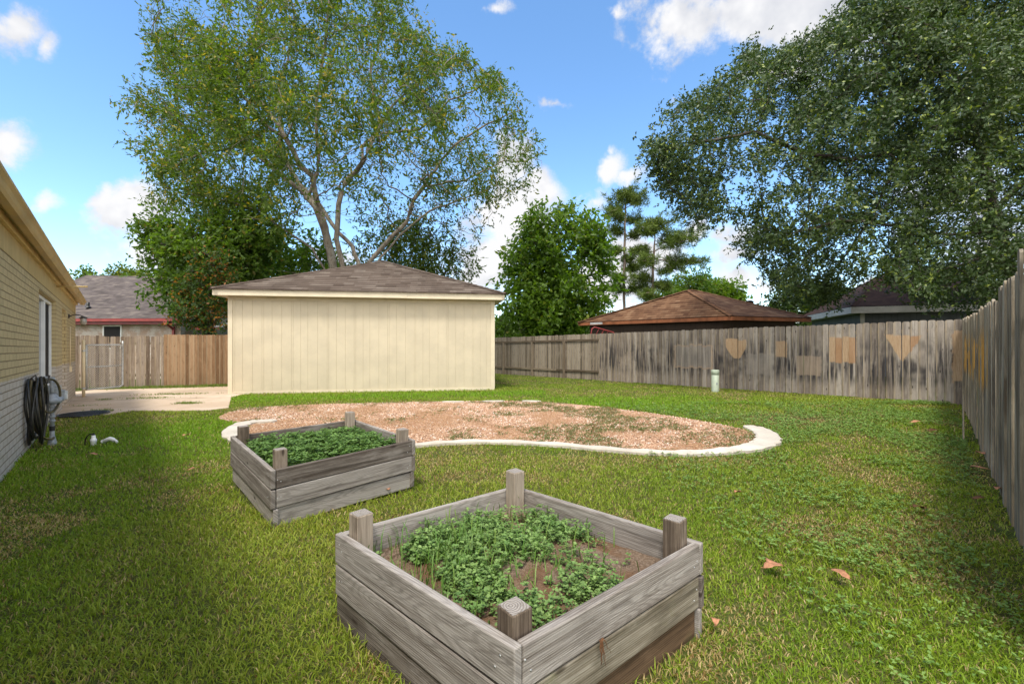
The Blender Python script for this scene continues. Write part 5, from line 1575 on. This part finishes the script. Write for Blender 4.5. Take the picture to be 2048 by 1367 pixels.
def cleanouts():
    p = gp(187, 891)
    root = empty('sprinkler_head', (p.x, p.y, p.z)); tag(root, 'upright white plastic sprinkler riser with black tube in the left lawn', 'sprinkler')
    mb = MB(); mb.lathe((0, 0, -.02), [(.030, 0), (.030, .075), (.036, .08), (.036, .115), (.026, .12), (.022, .15), (.022, .165), (0, .168)], 16); mb.build('riser', M['plastic_white'], root, world_space=False)
    cp = MB(); cp.lathe((0, 0, .148), [(.014, 0), (.018, .005), (.016, .02), (.006, .03)], 12); cp.build('nozzle', M['black'], root, world_space=False)
    tb = MB(); tb.tube([(-.005, 0, .165), (-.05, 0, .165), (-.10, .01, .13), (-.135, .02, .08), (-.15, .03, .0)], .008, 8); tb.build('tube', M['black'], root, world_space=False)
    p = gp(220, 887)
    root = empty('pipe_elbow', (p.x, p.y, p.z)); tag(root, 'fallen white plastic pipe elbow lying in the grass beside the sprinkler riser', 'pipe')
    mb = MB(); mb.tube([(-.085, -.01, .035), (-.04, 0, .06), (0, .0, .075), (.035, .01, .06), (.05, .02, .03)], [.024, .026, .028, .026, .024], 12); mb.tube([(.04, .01, .05), (.085, .0, .045), (.115, -.01, .02)], .016, 10); mb.build('elbow', M['plastic_white'], root, world_space=False)
    cl = MB(); cl.lathe((-.085, -.01, .035), [(.030, -.012), (.030, .012)], 12, (1, .2, .4)); cl.build('collar', M['plastic_white'], root, world_space=False)
cleanouts()
def pedestal():
    p = gp(1430.5, 783)
    root = empty('utility_pedestal', (p.x, p.y, p.z)); tag(root, 'pale green round utility pedestal standing before the back fence', 'pedestal')
    mb = MB(); mb.lathe((0, 0, -.05), [(.105, 0), (.105, .56), (.098, .565)], 24); mb.build('body', M['pedestal'], root, world_space=False)
    cp = MB(); cp.lathe((0, 0, .512), [(.104, 0), (.112, .004), (.112, .12), (.10, .137), (.05, .143), (0, .145)], 24); cp.build('cap', M['pedestal'], root, world_space=False)
    st = MB(); st.obox((-.02, -.110, .22), (.04, 0, 0), (0, .008, 0), (0, 0, .06)); st.build('latch', M['grey_metal'], root, world_space=False)
pedestal()

# dry leaves on the lawn: every one its own thing
LEAVES = [(1547, 1130, .125, 20, 'long curled tan dry leaf lying right of the foreground planter'), (1680, 1147, .095, 100, 'broad ragged tan dry leaf near the curled one, farther right'), (1475, 982, .085, 40, 'orange folded dry leaf on the lawn between kerb and foreground planter'),
          (1430, 1240, .065, 70, 'reddish dry leaf against the right corner of the foreground planter'), (1840, 1013, .10, 5, 'dark brown curled dry leaf in the grass on the right'), (1957, 996, .10, 10, 'brown dry leaf in the weeds nearest the tall fence foot'),
          (1995, 975, .10, 35, 'pinkish tan dry leaf on the bare soil along the right fence'), (1958, 935, .12, 150, 'thin tan dry leaf farther back along the right fence'), (1832, 843, .16, 170, 'tan dry leaf lying far back in front of the triangle patch'),
          (1868, 860, .16, 15, 'small brown dry leaf just right of the far tan leaf'), (184, 908, .11, 0, 'tan dry leaf in front of the white sprinkler riser'), (388, 937, .10, 60, 'orange dry leaf in the grass left of the smaller planter'),
          (373, 869, .11, 90, 'pale dry leaf on the lawn between patio and smaller planter'), (772, 975, .11, 130, 'crumpled orange dry leaf at the foot of the smaller planter'), (1962, 905, .13, 60, 'small orange dry leaf by the loose fence board')]
M['leaf_tan'] = plain('dry_leaf_tan', (0.42, 0.20, 0.11), .75, .2, .2, 40.0)
M['leaf_dark'] = plain('dry_leaf_dark', (0.14, 0.065, 0.03), .75, .2, .25, 40.0)
def dry_leaf(px, py, ln, rz, lab, k):
    rs = random.Random(k + 50)
    p = gp(px, py, .074)
    ln *= 1.2
    nseg = 7; vs_ = []; faces = []
    prof = [.10, .62, .60, 1.0, .72, .60, .08]
    curl = rs.uniform(1.0, 3.2)
    for i in range(nseg):
        t = i / (nseg - 1)
        w = prof[i] * ln * .30 * rs.uniform(.75, 1.25)
        x = (t - .5) * ln; z = .012 * math.sin(t * curl * 2)
        for s in (-1, -.45, 0, .45, 1):
            vs_.append((x + rs.uniform(-.004, .004), s * w * (1 + rs.uniform(-.15, .15)), z + curl * .35 * (s * w) ** 2 / ln + rs.uniform(-.002, .002)))
    for i in range(nseg - 1):
        for j in range(4):
            faces.append((i * 5 + j, i * 5 + j + 1, (i + 1) * 5 + j + 1, (i + 1) * 5 + j))
    mb = MB(); mb.poly(vs_, faces, None, 0, True)
    mb.tube([(-.5 * ln, 0, .0), (-.66 * ln, .006, .008)], .0016, 5)
    o = mb.build('dry_leaf', M['leaf_dark'] if 'brown' in lab else M['leaf_tan'])
    md = o.modifiers.new('thick', 'SOLIDIFY'); md.thickness = .0012
    o.location = p; o.rotation_euler = (rs.uniform(-.06, .06), rs.uniform(-.06, .06), R(rz))
    tag(o, lab, 'leaf', 'dry leaves scattered on the lawn')
for k, a in enumerate(LEAVES): dry_leaf(*a, k)

# dried root hanging on the front plank of the foreground planter
def rootlet():
    d = (R1 - N1).normalized(); d3 = Vector((d.x, d.y, 0)); out = Vector((d.y, -d.x, 0))
    b = Vector((N1.x, N1.y, .318)) + d3 * .42 + out * .008
    mb = MB()
    rs = random.Random(3)
    for k in range(7):
        p = b + d3 * rs.uniform(-.01, .015); q = [p]
        dr = rs.uniform(-.25, .3)
        for j in range(6):
            p = p + Vector((0, 0, -1)) * rs.uniform(.008, .022) + d3 * (dr * .02 + rs.uniform(-.007, .007)) + out * rs.uniform(-.001, .003)
            q.append(p)
        mb.tube(q, [.0022 * (1 - j / 8) for j in range(len(q))], 5)
    o = mb.build('dry_root', M['leaf_dark']); tag(o, 'dried stringy root hanging from a crack in the foreground planter side', 'root')
rootlet()

# ================================================================== trees
def colonise(seeds, par, att, step, infl, kill, iters=140, trop=(0, 0, .12), jitter=.25):
    """Grow branches towards the points `att`. seeds/par: starting skeleton. Returns nodes, parents."""
    cap = 40000
    N = np.zeros((cap, 3)); Pn = np.full(cap, -1, int); ch = np.zeros(cap, int)
    n = len(seeds); N[:n] = seeds; Pn[:n] = par
    A = np.array(att); near = np.zeros(len(A), int); dist = np.full(len(A), 1e9)
    def upd(lo, hi):
        nonlocal near, dist
        for c0 in range(lo, hi, 400):
            c1 = min(hi, c0 + 400)
            d = np.linalg.norm(A[:, None, :] - N[None, c0:c1, :], axis=2)
            j = d.argmin(1); dm = d[np.arange(len(A)), j]
            b = dm < dist; dist[b] = dm[b]; near[b] = j[b] + c0
    upd(0, n)
    trop = np.array(trop)
    for it in range(iters):
        k = dist > kill
        A, near, dist = A[k], near[k], dist[k]
        if len(A) == 0: break
        act = dist < infl
        if not act.any():
            act = dist <= dist.min() * 1.15
        ids = near[act]; dv = A[act] - N[ids]; dv /= np.linalg.norm(dv, axis=1, keepdims=True)
        acc = np.zeros((n, 3)); cnt = np.zeros(n); np.add.at(acc, ids, dv); np.add.at(cnt, ids, 1)
        u = np.nonzero((cnt > 0) & (ch[:n] < 4))[0]
        if len(u) == 0: break
        d = norm(acc[u]) + trop + rng.normal(0, jitter, (len(u), 3)); d = norm(d)
        m = min(len(u), cap - n)
        N[n:n + m] = N[u[:m]] + d[:m] * step; Pn[n:n + m] = u[:m]; ch[u[:m]] += 1
        upd(n, n + m); n += m
        if n >= cap: break
    return N[:n], Pn[:n]
def skeleton(lines, step):
    """Polylines (lists of 3-D points); the first is the trunk, the others start at the nearest point already placed."""
    S, P = [], []
    for li, ln in enumerate(lines):
        ln = [np.array(p, float) for p in ln]
        if li == 0:
            S.append(ln[0]); P.append(-1); cur = 0
        else:
            d = np.linalg.norm(np.array(S) - ln[0], axis=1); cur = int(d.argmin())
        for a, b in zip(ln[:-1], ln[1:]):
            k = max(1, int(np.linalg.norm(b - a) / step))
            for j in range(1, k + 1):
                q = a + (b - a) * j / k + rng.normal(0, step * .06, 3)
                S.append(q); P.append(cur); cur = len(S) - 1
    return np.array(S), np.array(P)
def radii(P, n, rt, p):
    acc = np.zeros(n); r = np.zeros(n)
    for i in range(n - 1, -1, -1):
        r[i] = rt if acc[i] == 0 else acc[i] ** (1 / p)
        if P[i] >= 0: acc[P[i]] += r[i] ** p
    return r
def limb_mesh(name, N, P, r, mat, parent, rmin=0.0):
    n = len(N)
    kids = [[] for _ in range(n)]
    for i in range(n):
        if P[i] >= 0: kids[P[i]].append(i)
    V, Fq = [], []
    def ring(c, t, rad, sides):
        t = t / max(np.linalg.norm(t), 1e-9)
        x = np.cross(t, (0.31, 0.17, 0.94) if abs(t[2]) < .92 else (1, 0, 0)); x /= np.linalg.norm(x); y = np.cross(t, x)
        a = np.arange(sides) * 2 * np.pi / sides
        b = len(V)
        V.extend(c + rad * (np.cos(a)[:, None] * x + np.sin(a)[:, None] * y))
        return b
    stack = [(i, None) for i in range(n) if P[i] < 0]
    starts = [(i, -1) for i in range(n) if P[i] < 0]
    while starts:
        i, frm = starts.pop()
        # follow one limb to its tip along the thickest child
        chain = [i]; 
        if frm >= 0: chain = [frm, i]
        while kids[chain[-1]]:
            ks = sorted(kids[chain[-1]], key=lambda q: -r[q])
            for q in ks[1:]: starts.append((q, chain[-1]))
            chain.append(ks[0])
        rr = [r[q] for q in chain]
        if frm >= 0: rr[0] = rr[1]
        if max(rr) < rmin: continue
        sides = 9 if rr[0] > .10 else 6 if rr[0] > .035 else 4 if rr[0] > .015 else 3
        prev = None
        for j, q in enumerate(chain):
            a = N[chain[max(j - 1, 0)]]; b = N[chain[min(j + 1, len(chain) - 1)]]
            rad = rr[j] * (.35 if j == len(chain) - 1 else 1)
            k = ring(N[q], b - a, rad, sides)
            if prev is not None:
                for s in range(sides):
                    Fq.append((prev + s, prev + (s + 1) % sides, k + (s + 1) % sides, k + s))
            prev = k
    return mesh_np(name, np.array(V), np.array(Fq), mat, parent, smooth=True)
def crown(N, P, r, thr, per, spread, ln, wd, pal, mat, parent, droop=.2, keepf=None, clump=.5, out=.5, hue_sc=.5, name='crown', fold=.18, sprig=6, cmin=.30):
    ids = np.nonzero((r < thr) & (P >= 0))[0]
    if keepf is not None: ids = ids[rng.random(len(ids)) < keepf(N[ids])]
    cl = vn3(N[ids], clump, 77)
    cnt = rng.poisson(per * np.clip((cl - .27) * 3.6, cmin, 2.2))
    idx = np.repeat(ids, cnt); n = len(idx) // sprig; idx = idx[rng.permutation(len(idx))[:n]]
    d0 = norm(N[idx] - N[P[idx]] + 1e-6)
    f = rng.random((n, 1))
    C0 = N[P[idx]] * (1 - f) + N[idx] * f + rng.normal(0, spread, (n, 3))
    A0 = d0 * out + rng.normal(0, .6, (n, 3)); A0[:, 2] -= droop; A0 = norm(A0)          # axis of each leafy sprig
    C0 = np.repeat(C0, sprig, axis=0); A0 = np.repeat(A0, sprig, axis=0); n = len(C0)
    C0 = C0 + A0 * (np.tile(np.linspace(0, 1, sprig), n // sprig)[:, None] * ln * sprig * .30) + rng.normal(0, ln * .10, (n, 3))
    D = A0 * .8 + rng.normal(0, .55, (n, 3)); D[:, 2] -= droop * .5
    t = np.clip(rng.random(n) * .65 + vn3(C0, hue_sc, 5) * .6 - .1, 0, 1)
    col = lerp(pal[0], pal[1], t)
    if len(pal) > 2:
        k = rng.random(n) < pal[3] * (.3 + 1.6 * vn3(C0, hue_sc * 1.7, 12)); col[k] = lerp(pal[2], pal[2] * 1.3, rng.random(n))[k]
    s = rng.uniform(.65, 1.25, n)
    return leaves_mesh(name, C0, D, ln * s, wd * s, col, mat, parent, fold)
def tree(label, group, base, lines, att, step, infl, kill, rt, p, bk, cr, name='tree', cat='tree', kids=None, **kw):
    S, Pp = skeleton(lines, step)
    N, Pn = colonise(S, Pp, att, step, infl, kill, **kw)
    r = radii(Pn, len(N), rt, p)
    root = empty(name, base); tag(root, label, cat, group)
    limb_mesh('trunk', N, Pn, r, bk, root)
    cr(N, Pn, r, root)
    return root
def ell(blobs, n):
    """Random points in a union of ellipsoids, denser near the surface."""
    w = np.array([b[3] * b[4] * b[5] for b in blobs]) ** .8; k = rng.choice(len(blobs), n, p=w / w.sum()); B = np.array(blobs)[k]
    return B[:, :3] + rand_unit(n) * (rng.random((n, 1)) ** .45) * B[:, 3:6]
def pxpoly(poly, Y, half, n, c, rad, noise=.0, seed=0, sc=.5):
    """Random points inside an outline, given real depth: half = half thickness at the middle."""
    xs = [q[0] for q in poly]; ys = [q[1] for q in poly]; out = np.zeros((0, 3))
    while len(out) < n:
        x = rng.uniform(min(xs), max(xs), 4 * n); y = rng.uniform(min(ys), max(ys), 4 * n)
        k = inpoly(x, y, poly); x, y = x[k], y[k]
        ro = np.clip(1 - ((x - c[0]) / rad[0]) ** 2 - ((y - c[1]) / rad[1]) ** 2, .06, 1) ** .5
        dpt = Y + rng.uniform(-1, 1, len(x)) * ro * half
        Q = np.stack([(x - CX) / F * dpt, dpt, H - (y - CY) / F * dpt], 1)
        if noise: Q = Q[rng.random(len(Q)) > noise * np.clip((vn3(Q, sc, seed) - .35) * 4, 0, 1)]
        out = np.concatenate([out, Q])
    return out[:n]
def L3(pts, Y, dY=0.0):
    m = len(pts)
    return [at(px, py, Y + dY * i / max(m - 1, 1)) for i, (px, py) in enumerate(pts)]

# ---- the big ash behind the garage
def ash():
    Y = 21.0
    poly = [(290, 15), (262, 85), (300, 120), (255, 160), (228, 212), (290, 245), (240, 285), (300, 310), (285, 375), (330, 430), (420, 430), (480, 460), (560, 470), (700, 430), (800, 455), (900, 470), (965, 500), (990, 430), (1012, 412), (1078, 392), (1097, 318),
            (1045, 250), (1060, 195), (1003, 140), (955, 135), (905, 85), (835, 60), (805, -30), (700, -70), (450, -70), (300, -40)]
    b0 = (688, 700)
    lines = [L3([b0, (676, 610), (668, 545), (655, 480), (640, 430), (625, 350), (600, 330), (572, 277), (532, 250), (470, 170), (420, 90)], Y, -4.0),
             L3([b0, (694, 610), (690, 555), (674, 478), (676, 409), (690, 368), (722, 331), (727, 291), (750, 268), (790, 204), (845, 160), (900, 120)], Y, 2.5),
             L3([b0, (712, 610), (738, 527), (770, 486), (813, 445), (827, 400), (850, 372), (882, 318), (909, 290), (972, 250), (1040, 218)], Y, -1.5),
             L3([b0, (672, 600), (650, 536), (622, 495), (563, 454), (518, 422), (450, 400), (380, 390)], Y, -2.5),
             L3([b0, (704, 600), (718, 527), (704, 490), (676, 465), (640, 410), (600, 370), (560, 300), (560, 180), (590, 60)], Y, 3.5),
             L3([b0, (705, 620), (752, 530), (800, 470), (859, 422), (930, 395), (1000, 370)], Y, 2.5),
             L3([(637, 425), (609, 385), (563, 350), (495, 290), (404, 236), (300, 215)], Y - 1, 4),
             L3([(630, 370), (636, 320), (634, 254), (636, 190), (650, 90), (660, 0)], Y - .5, -2), L3([(722, 331), (760, 250), (740, 150), (770, 50)], Y, 3.5), L3([(572, 277), (520, 200), (500, 110), (520, 10)], Y - 2, 1),
             L3([(495, 290), (420, 300), (350, 330), (310, 350)], Y + .5, -3), L3([(850, 372), (930, 360), (1010, 320), (1080, 330)], Y, 3), L3([(750, 268), (840, 260), (900, 200), (1000, 160)], Y + 1, -3),
             L3([(404, 236), (340, 150), (300, 60)], Y + 2, 1), L3([(672, 600), (610, 545), (540, 540), (500, 548)], Y, -1.5)]
    att = pxpoly(poly, Y, 6.5, 3400, (660, 230), (450, 330), .75, 3, .42)
    pal = (C_(.036, .070, .008), C_(.125, .190, .022), C_(.27, .22, .03), .08)
    def keepf(Q):
        px = CX + F * Q[:, 0] / Q[:, 1]; py = CY - F * (Q[:, 2] - H) / Q[:, 1]
        k = np.ones(len(Q)); k *= np.where(px > 900, .52, 1.0); k *= np.where((px < 420) & (py < 260), .55, 1.0); k *= np.where(py < 60, .75, 1)
        k *= np.where((px > 560) & (px < 980) & (py > 400), .38, 1.0); k *= np.where((px > 590) & (px < 860) & (py > 290), .5, 1.0)
        return k
    def cr(N, P, r, root):
        crown(N, P, r, .040, 52.0, .26, .19, .070, pal, M['leaf'], root, droop=.35, keepf=keepf, clump=.55, hue_sc=.28, cmin=.08)
    tree('tall spreading grey limbed tree behind the garage, sky showing through its thin crown', None, at(688, 700, Y) * 1.0, lines, att, .42, 2.6, .55, .0105, 2.12, M['ashbark'], cr, name='spreading_tree', trop=(0, 0, .10), jitter=.22)
ash()

# ---- the live oak leaning in from the right
def oak():
    Y = 13.6
    poly = [(1283, 298), (1328, 227), (1400, 170), (1440, 150), (1492, 82), (1530, 110), (1618, 72), (1695, 24), (1720, -80), (2350, -120), (2350, 560), (2000, 628), (1930, 605), (1840, 616), (1800, 580), (1765, 560), (1745, 470), (1735, 560), (1715, 592), (1660, 606),
            (1560, 585), (1512, 536), (1436, 482), (1470, 450), (1500, 365), (1450, 395), (1432, 430), (1398, 473), (1348, 425), (1308, 380)]
    base = at(2010, 700, 13.6)
    lines = [L3([(2040, 720), (2030, 600), (2010, 500), (1990, 420), (1960, 300), (1920, 180), (1880, 60)], Y), L3([(1990, 420), (1893, 350), (1806, 300), (1690, 320), (1590, 300), (1512, 265), (1400, 285), (1330, 300)], Y, -1.5),
             L3([(2000, 460), (1900, 470), (1790, 450), (1680, 440), (1580, 470)], Y - .3, -2.2), L3([(1960, 300), (1850, 230), (1740, 180), (1620, 150), (1500, 150)], Y, 2.2), L3([(1990, 420), (2080, 330), (2180, 250), (2260, 200)], Y, -2),
             L3([(2010, 500), (1950, 520), (1880, 540), (1830, 580)], Y, -3), L3([(1806, 300), (1760, 400), (1700, 500), (1650, 560)], Y - .8, 1.0), L3([(1920, 180), (1820, 110), (1760, 30)], Y, -2.5), L3([(2010, 500), (2100, 520), (2200, 500)], Y, -1.5)]
    att = pxpoly(poly, Y, 4.2, 4600, (1850, 260), (590, 400), .78, 8, .75)
    pal = (C_(.020, .048, .012), C_(.082, .125, .034), C_(.19, .23, .04), .06)
    def cr(N, P, r, root):
        crown(N, P, r, .024, 80.0, .17, .105, .052, pal, M['oakleaf'], root, cmin=.40, droop=.05, clump=1.1, hue_sc=.6, fold=.12)
    tree('huge dense dark leaved oak hanging over the right fence', None, base, lines, att, .27, 1.5, .34, .0065, 2.25, M['darkbark'], cr, name='oak_tree', trop=(0, 0, .02), jitter=.28)
oak()

# ---- trees of the second row
def round_tree(label, px, base_y, Y, blobs_px, n_att, leaf, per, pal, name='broadleaf_tree', group=None, bk='darkbark', stems=((0, 0),), spread=.22, mat='leaf', clump=.6, rt=.012, droop=.2, hue=.4, kill=None, extra=None):
    """blobs_px: (px, py, rx, ry) in photo pixels at depth Y, turned into real ellipsoids."""
    B = []
    for (a, b, rx, ry) in blobs_px:
        c = at(a, b, Y + random.uniform(-.12, .12) * rx / F * Y); B.append((c.x, c.y, c.z, rx / F * Y, rx / F * Y * .9, ry / F * Y))
    att = ell(B, n_att)
    x = (px - CX) / F * Y; z0 = g(x, min(Y, 60))
    top = max(b[2] for b in B); lines = []
    for k, (ox, oy) in enumerate(stems):
        b = B[k % len(B)]
        lines.append([(x + (ox * .15), Y + oy * .15, z0 if k == 0 else z0 + .3), (x + ox * .6, Y + oy * .5, (z0 + b[2]) / 2), (b[0], b[1], b[2])])
    for b in B[len(stems):]:
        m = B[0]; lines.append([(x, Y, (z0 + m[2]) / 2), (b[0], b[1], b[2])])
    if extra: lines += extra
    size = max(B[0][3], B[0][5])
    st = max(.22, size * .10)
    def cr(N, P, r, root):
        crown(N, P, r, rt * 3.2, per * 1.35, spread, leaf[0], leaf[1], pal, M[mat], root, droop=droop, clump=clump, hue_sc=hue)
    return tree(label, group, (x, Y, z0), lines, att, st, st * 5, kill or st * 1.3, rt, 2.3, M[bk], cr, name=name)

BRIGHT = (C_(.045, .10, .008), C_(.165, .27, .022), C_(.17, .20, .02), .04)
MIDG = (C_(.040, .090, .010), C_(.15, .24, .028), C_(.15, .14, .02), .04)
DARK = (C_(.014, .034, .008), C_(.045, .085, .015), C_(.12, .12, .02), .03)
round_tree('bright green leafy tree between the garage and the brown house', 1110, 690, 29.0, [(1112, 500, 92, 85), (1065, 560, 76, 80), (1165, 560, 68, 85), (1105, 610, 108, 75), (1035, 640, 52, 45), (1180, 480, 45, 40), (1110, 440, 60, 36)], 1500, (.34, .17), 15, BRIGHT, clump=.45, hue=.22, spread=.32, droop=.35)
round_tree('rounded green tree left of the spreading tree with a bare broken limb', 410, 690, 19.5, [(400, 490, 78, 80), (335, 480, 52, 52), (455, 540, 85, 90), (350, 570, 62, 60), (500, 480, 70, 60)], 1300, (.20, .105), 17, MIDG, clump=.65, hue=.3, spread=.22,
           extra=[L3([(430, 560), (425, 512), (380, 500), (322, 487)], 17.6)])
round_tree('dark green tree low behind the left half of the garage roof', 575, 690, 27.0, [(560, 520, 95, 75), (640, 560, 75, 60), (500, 560, 60, 60)], 900, (.26, .13), 14, BRIGHT, clump=.5, spread=.3)
round_tree('dark feathery tree behind the right half of the garage roof', 850, 690, 27.0, [(845, 480, 105, 78), (905, 520, 66, 55), (775, 500, 80, 70), (860, 545, 95, 40)], 1300, (.26, .09), 14, (C_(.032, .066, .008), C_(.115, .165, .02), C_(.18, .17, .02), .06), clump=.5, spread=.3, droop=.4)
round_tree('shrubby crape myrtle with orange tinged leaves leaning over the brown fence', 415, 690, 17.6, [(418, 565, 42, 55), (392, 620, 45, 42), (440, 625, 30, 50), (372, 580, 28, 34), (420, 520, 30, 26), (440, 560, 34, 60), (395, 560, 40, 50)], 1100, (.13, .075), 20, (C_(.028, .062, .012), C_(.09, .15, .036), C_(.26, .11, .025), .17),
           name='crape_myrtle', clump=1.0, rt=.007, spread=.12, hue=.7, stems=((0, 0), (.5, .2), (-.4, -.2)))
round_tree('thin wispy tree far beyond the white brick house roof, at the left', 180, 690, 48.0, [(175, 552, 24, 14), (160, 556, 16, 10), (205, 556, 14, 10)], 160, (.4, .2), 10, MIDG, group='distant trees above the left roof', spread=.35)
round_tree('yellow green tree far beyond the white brick house roof, at the right', 245, 690, 50.0, [(245, 552, 30, 13), (275, 556, 20, 10), (222, 558, 16, 10)], 180, (.4, .2), 10, (C_(.05, .085, .012), C_(.15, .19, .03), C_(.2, .2, .04), .05), group='distant trees above the left roof', spread=.35)
round_tree('small round tree just above the brown roof peak, right of the pines', 1447, 690, 52.0, [(1447, 582, 34, 26), (1425, 590, 22, 20), (1468, 596, 18, 16)], 300, (.42, .22), 12, BRIGHT, spread=.35)
round_tree('dark green tree behind the brown roof peak beside the leaning pine', 1378, 690, 50.0, [(1378, 570, 36, 30), (1350, 590, 30, 22), (1405, 585, 22, 20)], 320, (.42, .16), 12, MIDG, spread=.35)
round_tree('low grey green tree behind the right end of the brown house', 1590, 690, 33.0, [(1585, 610, 46, 42), (1555, 600, 28, 30), (1625, 625, 36, 30)], 500, (.28, .15), 13, (C_(.022, .045, .012), C_(.075, .115, .035), C_(.12, .14, .03), .04), spread=.3)
round_tree('leafy tree between the brown house and the blue grey house', 1668, 690, 30.0, [(1665, 615, 44, 36), (1700, 640, 26, 22), (1635, 640, 26, 22), (1712, 620, 24, 22)], 500, (.27, .15), 13, (C_(.025, .052, .010), C_(.095, .14, .03), C_(.15, .17, .03), .05), spread=.3)
round_tree('pale green tree behind the blue grey house roof', 1790, 690, 34.0, [(1785, 575, 48, 26), (1830, 570, 34, 26), (1880, 565, 44, 30)], 380, (.3, .16), 12, (C_(.03, .055, .012), C_(.11, .15, .035), C_(.15, .17, .03), .05), spread=.3)
round_tree('low shrub mass beside the garage beyond the far stretch of picket fence', 1010, 690, 27.0, [(1010, 655, 30, 28), (1035, 668, 34, 20)], 240, (.22, .12), 13, MIDG, spread=.25)

# ---- pines
def pine(label, tr, Y, whorls, group='pine trees beyond the brown roof'):
    lines = [L3(tr, Y)]
    x0 = lines[0][0]
    arms = []
    for (px, py, ln, s, up, size) in whorls:                       # from the trunk at pixel (px, py), ln pixels to side s
        a = at(px, py, Y); l = ln / F * Y
        az = random.uniform(-.9, .9)
        d = Vector((s * math.cos(az), math.sin(az), 0))
        b = a + d * l * .55 + UP * l * up * .25; c = a + d * l + UP * l * up
        lines.append([a, b, c]); arms.append((a, c, size / F * Y))
    S, P = skeleton(lines, .5)
    # needle bursts strewn along the outer part of every branch
    cl = []
    for (a, c, z) in arms:
        m = int(26 + 9 * (c - a).length)
        f = rng.uniform(.35, 1.08, m)[:, None]
        q = np.array(a) * (1 - f) + np.array(c) * f + rng.normal(0, 1, (m, 3)) * np.array([z, z, z * .55]) * (.30 + .42 * f)
        cl.append(q[rng.random(m) < .35 + 1.2 * vn3(q, .9, 4)])
    att = np.concatenate(cl)
    N, Pn = colonise(S, P, att, .25, 3.0, .27, iters=40)
    r = radii(Pn, len(N), .012, 2.15)
    root = empty('pine_tree', (x0.x, x0.y, g(x0.x, 60))); tag(root, label, 'tree', group)
    limb_mesh('trunk', N, Pn, r, M['pinebark'], root)
    cen = np.repeat(att, 40, axis=0); n = len(cen)
    D = rand_unit(n); D[:, 2] += .35
    col = lerp(C_(.030, .060, .010), C_(.15, .20, .03), np.clip(rng.random(n) * .6 + vn3(cen, .5, 3) * .5, 0, 1))
    leaves_mesh('crown', cen + rng.normal(0, .07, (n, 3)), D, rng.uniform(.30, .62, n), .05, col, M['needle'], root, .05)
pine('tall slim pine with a bare trunk and tufted crown', [(1247, 700), (1248, 600), (1249, 500), (1250, 440), (1252, 395)], 44.0,
     [(1251, 398, 14, 1, .5, 17), (1251, 402, 18, -1, .4, 17), (1250, 412, 32, 1, .3, 18), (1250, 418, 30, -1, .1, 18), (1250, 440, 38, 1, .25, 15), (1250, 445, 32, -1, .45, 15), (1249, 470, 28, -1, .6, 11), (1249, 480, 46, 1, .5, 13), (1249, 505, 22, -1, .2, 10), (1249, 520, 20, 1, .2, 9),
      (1248, 545, 46, 1, .45, 13), (1248, 560, 22, -1, .2, 10), (1248, 580, 34, 1, .15, 16), (1248, 582, 20, -1, .3, 12), (1250, 395, 6, 1, 2.0, 15)])
pine('bushier leaning pine right of the tall slim pine', [(1304, 700), (1305, 600), (1306, 540), (1308, 490), (1312, 455)], 42.0,
     [(1310, 460, 20, 1, .5, 18), (1309, 470, 26, -1, .4, 15), (1308, 485, 62, 1, .25, 18), (1307, 500, 84, 1, .15, 19), (1307, 505, 36, -1, .1, 17), (1306, 520, 92, 1, -.05, 17), (1306, 530, 40, -1, .1, 18), (1306, 545, 48, 1, .1, 16), (1305, 560, 30, -1, .2, 16), (1305, 575, 26, 1, .1, 14), (1305, 590, 34, -1, .0, 14), (1305, 600, 26, 1, .1, 13), (1311, 456, 8, -1, 1.6, 14)])

# ---- far-off woods closing the view between and beyond the houses
def woods():
    m = 5200
    an = rng.uniform(-1.25, 1.25, m); d = rng.uniform(75, 95, m)
    x = np.sin(an) * d; y = np.cos(an) * d
    top = 3.4 + 3.2 * fbm(an * 20, d * 0, 1.0, 91)
    z = G(x, y) + rng.random(m) ** .8 * top
    C0 = np.repeat(np.stack([x, y, z], 1), 9, axis=0) + rng.normal(0, .8, (m * 9, 3)); n = len(C0)
    D = rand_unit(n); D[:, 2] += .2
    col = lerp(C_(.04, .08, .015), C_(.13, .20, .04), np.clip(rng.random(n) * .6 + vn3(C0, .15, 8) * .5, 0, 1))
    o = leaves_mesh('treeline', C0, D, rng.uniform(.7, 1.5, n), rng.uniform(.4, .8, n), col, M['leaf'])
    tag(o, 'low far-off line of green trees behind the neighbouring houses', 'woods', kind='stuff')
woods()
